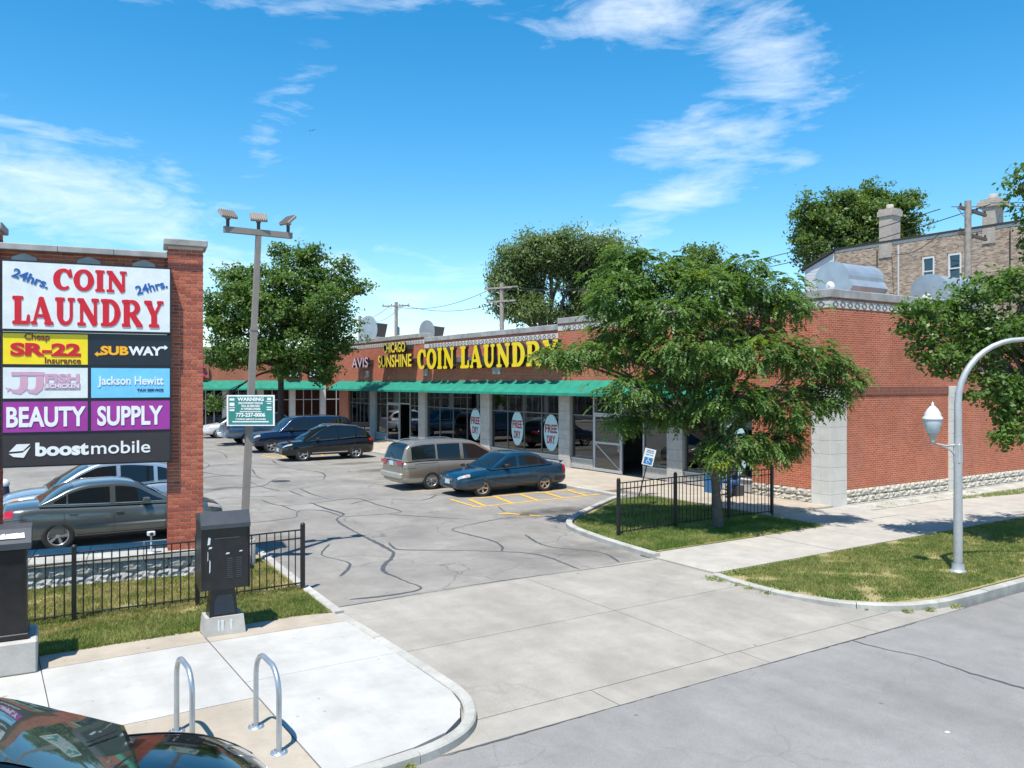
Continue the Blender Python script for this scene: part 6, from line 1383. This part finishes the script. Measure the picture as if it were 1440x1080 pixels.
bl_ = [pxb(px, py, rx, ry, 1240, 3.8, ppm, dep) for (px, py, rx, ry, dep) in [(1222, 285, 22, 26, 0), (1215, 268, 14, 14, 0), (1250, 300, 32, 26, 0), (1268, 280, 22, 10, 0), (1280, 272, 14, 8, 0), (1265, 320, 22, 16, 0), (1230, 330, 30, 26, 0), (1205, 320, 16, 30, 0)]]
tree('back_tree', 'darker windswept tree rising right behind the brick chimney', (66.0, 42.0, 0), (9, .4, 0), bl_, dict(kind='simple', per=20, len=.34, wid=.18, spread=.30, clumps=40, sprig=.4), LM5, M['bark_dark'], seed=10, limb_r=.26, group='trees beyond the shops')
bl_ = [pxb(px, py, rx, ry, 1055, 3.8, ppm, dep) for (px, py, rx, ry, dep) in [(1050, 358, 18, 14, 0), (1072, 366, 14, 16, 0), (1045, 385, 30, 24, 0), (1085, 395, 30, 24, 0)]]
tree('back_tree', 'small dark tree top showing just above the corner tree', (52, 50, 0), (7, .3, 0), bl_, dict(kind='simple', per=18, len=.32, wid=.18, spread=.30, clumps=44, sprig=.4), LM5, M['bark_dark'], seed=12, limb_r=.2, group='trees beyond the shops')
bl_ = [pxb(px, py, rx, ry, 1340, 3.8, ppm, dep) for (px, py, rx, ry, dep) in [(1345, 318, 16, 20, 0), (1325, 325, 18, 12, 0), (1355, 300, 10, 10, 0), (1300, 335, 14, 8, 0)]]
tree('back_tree', 'thin tree top peeking over the tan house beside the bleached pole', (68, 28, 0), (11, .3, 0), bl_, dict(kind='simple', per=16, len=.32, wid=.18, spread=.30, clumps=34, sprig=.4), LM5, M['bark_dark'], seed=13, limb_r=.2, group='trees beyond the shops')

# ---- grass and weeds
GM = leafmat('grass_blades', (.17, .20, .05), (.40, .34, .16), None, 1.2, .6)
GM2 = leafmat('grass_fresh', (.12, .20, .04), (.32, .32, .12), None, 1.0, .6)
def grass(name, label, poly, dens, z, hgt, mat, seed, clump=.5):
    global rng; rng = np.random.default_rng(seed); P = np.array(poly); mn, mx = P.min(0), P.max(0); n = int((mx - mn).prod() * dens); q = rng.uniform(mn, mx, (n, 2))
    ins = np.zeros(n, bool)
    for i in range(len(P)):
        a, c = P[i], P[(i + 1) % len(P)]; cond = ((a[1] > q[:, 1]) != (c[1] > q[:, 1])); xi = (c[0] - a[0]) * (q[:, 1] - a[1]) / (c[1] - a[1] + 1e-12) + a[0]; ins ^= cond & (q[:, 0] < xi)
    q = q[ins]; pat = np.sin(q[:, 0] * 2.3 + 1.3 * np.sin(q[:, 1] * 1.9)) * np.cos(q[:, 1] * 2.9 + np.sin(q[:, 0] * 3.1)) + .6 * np.sin(q[:, 0] * 7.1) * np.sin(q[:, 1] * 8.3); q = q[rng.uniform(-1.6, 1.2, len(q)) < pat * clump + .7 - clump * .4]; n = len(q)
    a = rng.uniform(0, 6.28, n); h = hgt * rng.uniform(.5, 1.4, n); w = .006 + .006 * rng.random(n); d = np.stack([np.cos(a), np.sin(a)], 1); l = rng.normal(0, .45, (n, 2)) * h[:, None]
    v = np.zeros((n, 3, 3), np.float32); v[:, 0, :2] = q - d * w[:, None]; v[:, 1, :2] = q + d * w[:, None]; v[:, 2, :2] = q + l; v[:, :2, 2] = z; v[:, 2, 2] = z + h
    me = bpy.data.meshes.new(name); me.vertices.add(n * 3); me.vertices.foreach_set('co', v.ravel()); me.loops.add(n * 3); me.loops.foreach_set('vertex_index', np.arange(n * 3, dtype=np.int32)); me.polygons.add(n)
    me.polygons.foreach_set('loop_start', np.arange(0, n * 3, 3, dtype=np.int32)); me.polygons.foreach_set('loop_total', np.full(n, 3, np.int32)); me.materials.append(mat); me.update(calc_edges=True)
    return tag(ob(name, me), label, 'grass', None, 'stuff')
slab('planter_lawn_soil', [(-12, 12.93), (4.83, 12.85), (4.92, 14.5), (5.02, 16.5), (5.08, 18.0), (-12, 18.0)], -.03, .035, M['soil'], None, 'structure')
grass('grass', 'patchy dry lawn between the pavement and the stone planter', [(-6, 12.95), (4.8, 12.9), (4.9, 14.5), (4.98, 17.4), (4.7, 17.6), (-6, 18)], 6500, .034, .045, GM, 31, 1.3)
grass('grass', 'greener tufts along the pavement edge below the iron fence', [(.6, 12.93), (4.8, 12.85), (4.85, 14.2), (.6, 13.9)], 4500, .034, .06, GM2, 32, .7)
grass('grass', 'shaded grass inside the corner tree island', [(12.36, 13.45), (12.4, 14.6), (12.58, 15.8), (12.9, 16.8), (13.5, 17.5), (15, 18.5), (17, 19.9), (18.3, 20), (18.4, 13.45)], 5500, .05, .055, GM2, 33, .5)
grass('grass', 'mown verge grass around the street lamp', [(12.18, 11.2), (12.1, 9.9), (12.4, 8.8), (13, 8.2), (13.9, 7.92), (34, 7.9), (34, 11.28)], 4200, .035, .05, GM2, 34, 1.6)
grass('grass', 'yellowed grass spots on the right verge', [(12.3, 11.1), (12.2, 9.9), (12.5, 8.9), (13.9, 7.98), (30, 7.95), (30, 11.1)], 2400, .035, .045, GM, 35, 1.2)
grass('grass', 'thin weedy strip along the side wall foundation', [(26.5, 14.1), (30, 13.6), (40, 13.45), (40, 14.4), (26.5, 14.4)], 1500, .03, .05, GM2, 36, .9)
def weeds(lb, pts, s, seed):
    global rng; rng = np.random.default_rng(seed); c = np.concatenate([np.array([p[0], p[1], p[2] + .03]) + rng.normal(0, s, (60, 3)) * np.array([1, 1, .25]) for p in pts]); n = len(c); c[:, 2] = np.maximum(c[:, 2], pts[0][2] + .01)
    o = leafcloud('weeds', c, rng.normal(0, .5, (n, 3)) + np.array([0, 0, 1]), rng.normal(0, 1, (n, 3)), np.full(n, .06) * rng.uniform(.6, 1.4, n), np.full(n, .02), GM2, None); return tag(o, lb, 'weeds', None, 'stuff')
weeds('weeds growing in the gutter at the verge corner', [(11.85, 10.9, .0), (11.9, 10.5, 0), (11.8, 11.1, 0), (11.85, 10.2, 0), (11.9, 9.8, -.01)], .07, 41)
weeds('weeds in the gutter joint below the street lamp', [(13.0, 7.85, -.05), (13.4, 7.7, -.05), (14.0, 7.58, -.06), (12.6, 8.3, -.04)], .05, 42)
weeds('tuft growing at the foot of the left kerb corner', [(3.5, 7.36, -.06), (3.6, 7.38, -.06)], .035, 43)
weeds('weeds at the foot of the side wall near the corner', [(22.6, 14.5, .03), (23.4, 14.6, .03), (24.5, 14.6, .03), (26, 14.7, .03), (27, 14.6, .03), (28.2, 14.7, .03)], .12, 44)
# small litter
random.seed(12)
for i, (x, y, z, lb) in enumerate(((5.6, 5.9, -.06, 'thin white straw lying on the street asphalt'), (8.9, 4.9, -.06, 'white scrap of paper on the street in front of the driveway'))):
    if i == 0: tag(MB().tube([(x, y, z + .012), (x + .16, y + .03, z + .012)], .006, 6).build('straw', M['white_paint']), lb, 'litter')
    else: tag(MB().bev(x, x + .05, y, y + .04, z + .002, z + .01, .002).build('paper_scrap', M['white_paint']), lb, 'litter')

# ================================================================ seated person by the last window
pr = thing('person', 'person in dark jacket and blue jeans sitting by the last shop window behind the tree', 'person', (20.55, 18.35, .10), R(90))
def skin(name, verts, edges, rad, mat, parent, sub=2):
    me = bpy.data.meshes.new(name); me.from_pydata(verts, edges, []); o = ob(name, me, parent); sm_ = o.modifiers.new('skin', 'SKIN'); sv = me.skin_vertices[0].data
    for i, r_ in enumerate(rad): sv[i].radius = (r_, r_) if not isinstance(r_, tuple) else r_; sv[i].use_root = (i == 0)
    su = o.modifiers.new('sub', 'SUBSURF'); su.levels = sub; bpy.context.view_layer.update(); dg = bpy.context.evaluated_depsgraph_get(); nm = bpy.data.meshes.new_from_object(o.evaluated_get(dg)); o.modifiers.clear(); o.data = nm; nm.materials.clear(); nm.materials.append(mat)
    for p in nm.polygons: p.use_smooth = True
    return o
# faces local +y (towards the lot): y forward, x to the side
skinm = pm('skin_tone', (.20, .11, .07), .6, var=.05); den = pm('denim', (.05, .13, .33), .8, var=.25, vs=12); jac = pm('dark_jacket', (.018, .018, .024), .8)
V_ = [(0, 0, .50), (0, .01, .70), (0, .04, .90), (0, .07, 1.03), (0, .10, 1.12), (0, .14, 1.22), (.19, .06, .98), (.24, .20, .76), (.17, .40, .62), (.12, .46, .60), (-.19, .06, .98), (-.24, .20, .76), (-.17, .40, .62), (-.12, .46, .60),
      (.12, .03, .47), (.20, .42, .50), (.22, .42, .10), (.23, .54, .05), (-.12, .03, .47), (-.20, .42, .50), (-.22, .38, .10), (-.23, .50, .05)]
E_ = [(0, 1), (1, 2), (2, 3), (3, 4), (4, 5), (3, 6), (6, 7), (7, 8), (8, 9), (3, 10), (10, 11), (11, 12), (12, 13), (0, 14), (14, 15), (15, 16), (16, 17), (0, 18), (18, 19), (19, 20), (20, 21)]
skin('body', V_, E_, [.14, .13, .15, .10, .05, .09, .06, .045, .035, .035, .06, .045, .035, .035, .09, .07, .045, .04, .09, .07, .045, .04], skinm, pr)
skin('jacket', V_[:4] + [V_[6], V_[7], V_[8], V_[10], V_[11], V_[12]], [(0, 1), (1, 2), (2, 3), (3, 4), (4, 5), (5, 6), (3, 7), (7, 8), (8, 9)], [.175, .165, .18, .12, .085, .065, .05, .085, .065, .05], jac, pr)
skin('jeans', [V_[0], V_[14], V_[15], V_[16], V_[18], V_[19], V_[20]], [(0, 1), (1, 2), (2, 3), (0, 4), (4, 5), (5, 6)], [.16, .11, .09, .065, .11, .09, .065], den, pr)
for s, yy in ((1, .44), (-1, .40)): MB().bev(-.045, .045, -.06, .20, 0, .09, .025).build('shoe', M['trim'], pr, (s * .225, yy, 0))
MB().lathe([(0, .13), (.06, .12), (.098, .06), (.10, 0), (.095, -.04)], 14, c=(0, .13, 1.25)).build('hair', M['trim'], pr)
for s in (-1, 1): MB().lathe([(0, .007), (.008, 0)], 8, mat=Matrix.Translation((s * .032, .228, 1.235)) @ Matrix.Rotation(R(-90), 4, 'X')).build('eye', M['trim'], pr)
m = MB(); m.add([(-.014, .222, 1.20), (.014, .222, 1.20), (0, .25, 1.203), (0, .225, 1.235)], [(0, 2, 3), (2, 1, 3), (0, 1, 2)]); m.build('nose', skinm, pr)
m = MB(); m.tube([(-.022, .218, 1.172), (0, .226, 1.17), (.022, .218, 1.172)], .004, 5); m.build('mouth', pm('lips', (.16, .06, .05), .6), pr)
for s in (-1, 1):
    for k in range(4): MB().tube([(s * .12 + (k - 1.5) * .019, .47, .60), (s * .12 + (k - 1.5) * .02, .53, .60 - .004 * k), (s * .12 + (k - 1.5) * .019, .555, .575)], [.010, .009, .007], 6).build('finger', skinm, pr)
    MB().tube([(s * .09, .46, .60), (s * .075, .50, .60), (s * .08, .525, .59)], [.012, .011, .008], 6).build('thumb', skinm, pr)
st = thing('low_stool', 'low crate seat under the seated person by the window', 'stool', (20.65, 18.35, .10), R(90)); bx('crate', -.2, .2, -.2, .2, 0, .33, M['kiosk_grey'], st, .01)
for k in range(3): bx('slat', -.205, .205, .201, .212, .04 + k * .1, .10 + k * .1, M['trim'], st)
bg_ = thing('blue_bag', 'upright blue shopping bag on the walkway beside the corner tree trunk', 'bag', (20.5, 19.3, .10)); m = MB(); m.add([(-.1, -.17, 0), (.1, -.17, 0), (.1, .17, 0), (-.1, .17, 0), (-.07, -.2, .62), (.07, -.2, .62), (.07, .2, .62), (-.07, .2, .62)], [(0, 3, 2, 1), (0, 1, 5, 4), (1, 2, 6, 5), (2, 3, 7, 6), (3, 0, 4, 7)]); m.build('sack', flat('bag_blue', (.03, .12, .26)), bg_)
m = MB(); m.tube([(-.075, -.08, .6), (-.08, -.04, .74), (-.08, .04, .74), (-.075, .08, .6)], .008, 5); m.build('handle', M['trim'], bg_)
# ================================================================ birds
for i, (dx, dz, lb) in enumerate(((0, 0, 'leftmost of three tiny birds high in the sky'), (.22, .05, 'middle one of three tiny birds high in the sky'), (.44, .12, 'rightmost of three tiny birds high in the sky'))):
    bq = thing('bird', lb, 'bird', (27.2 + dx * VY, 78.0 - dx * VX, 28.4 + dz), R(20), 'birds in flight')
    MB().tube([(-.08, 0, 0), (-.03, 0, .005), (.04, 0, .0), (.09, 0, .0)], [.01, .028, .022, .005], 6).build('body', M['trim'], bq)
    for s in (-1, 1): m = MB(); m.add([(-.03, 0, .01), (.04, 0, .01), (.01, s * .09, .07), (-.04, s * .17, .03)], [(0, 1, 2, 3)]); m.build('wing', M['trim'], bq)
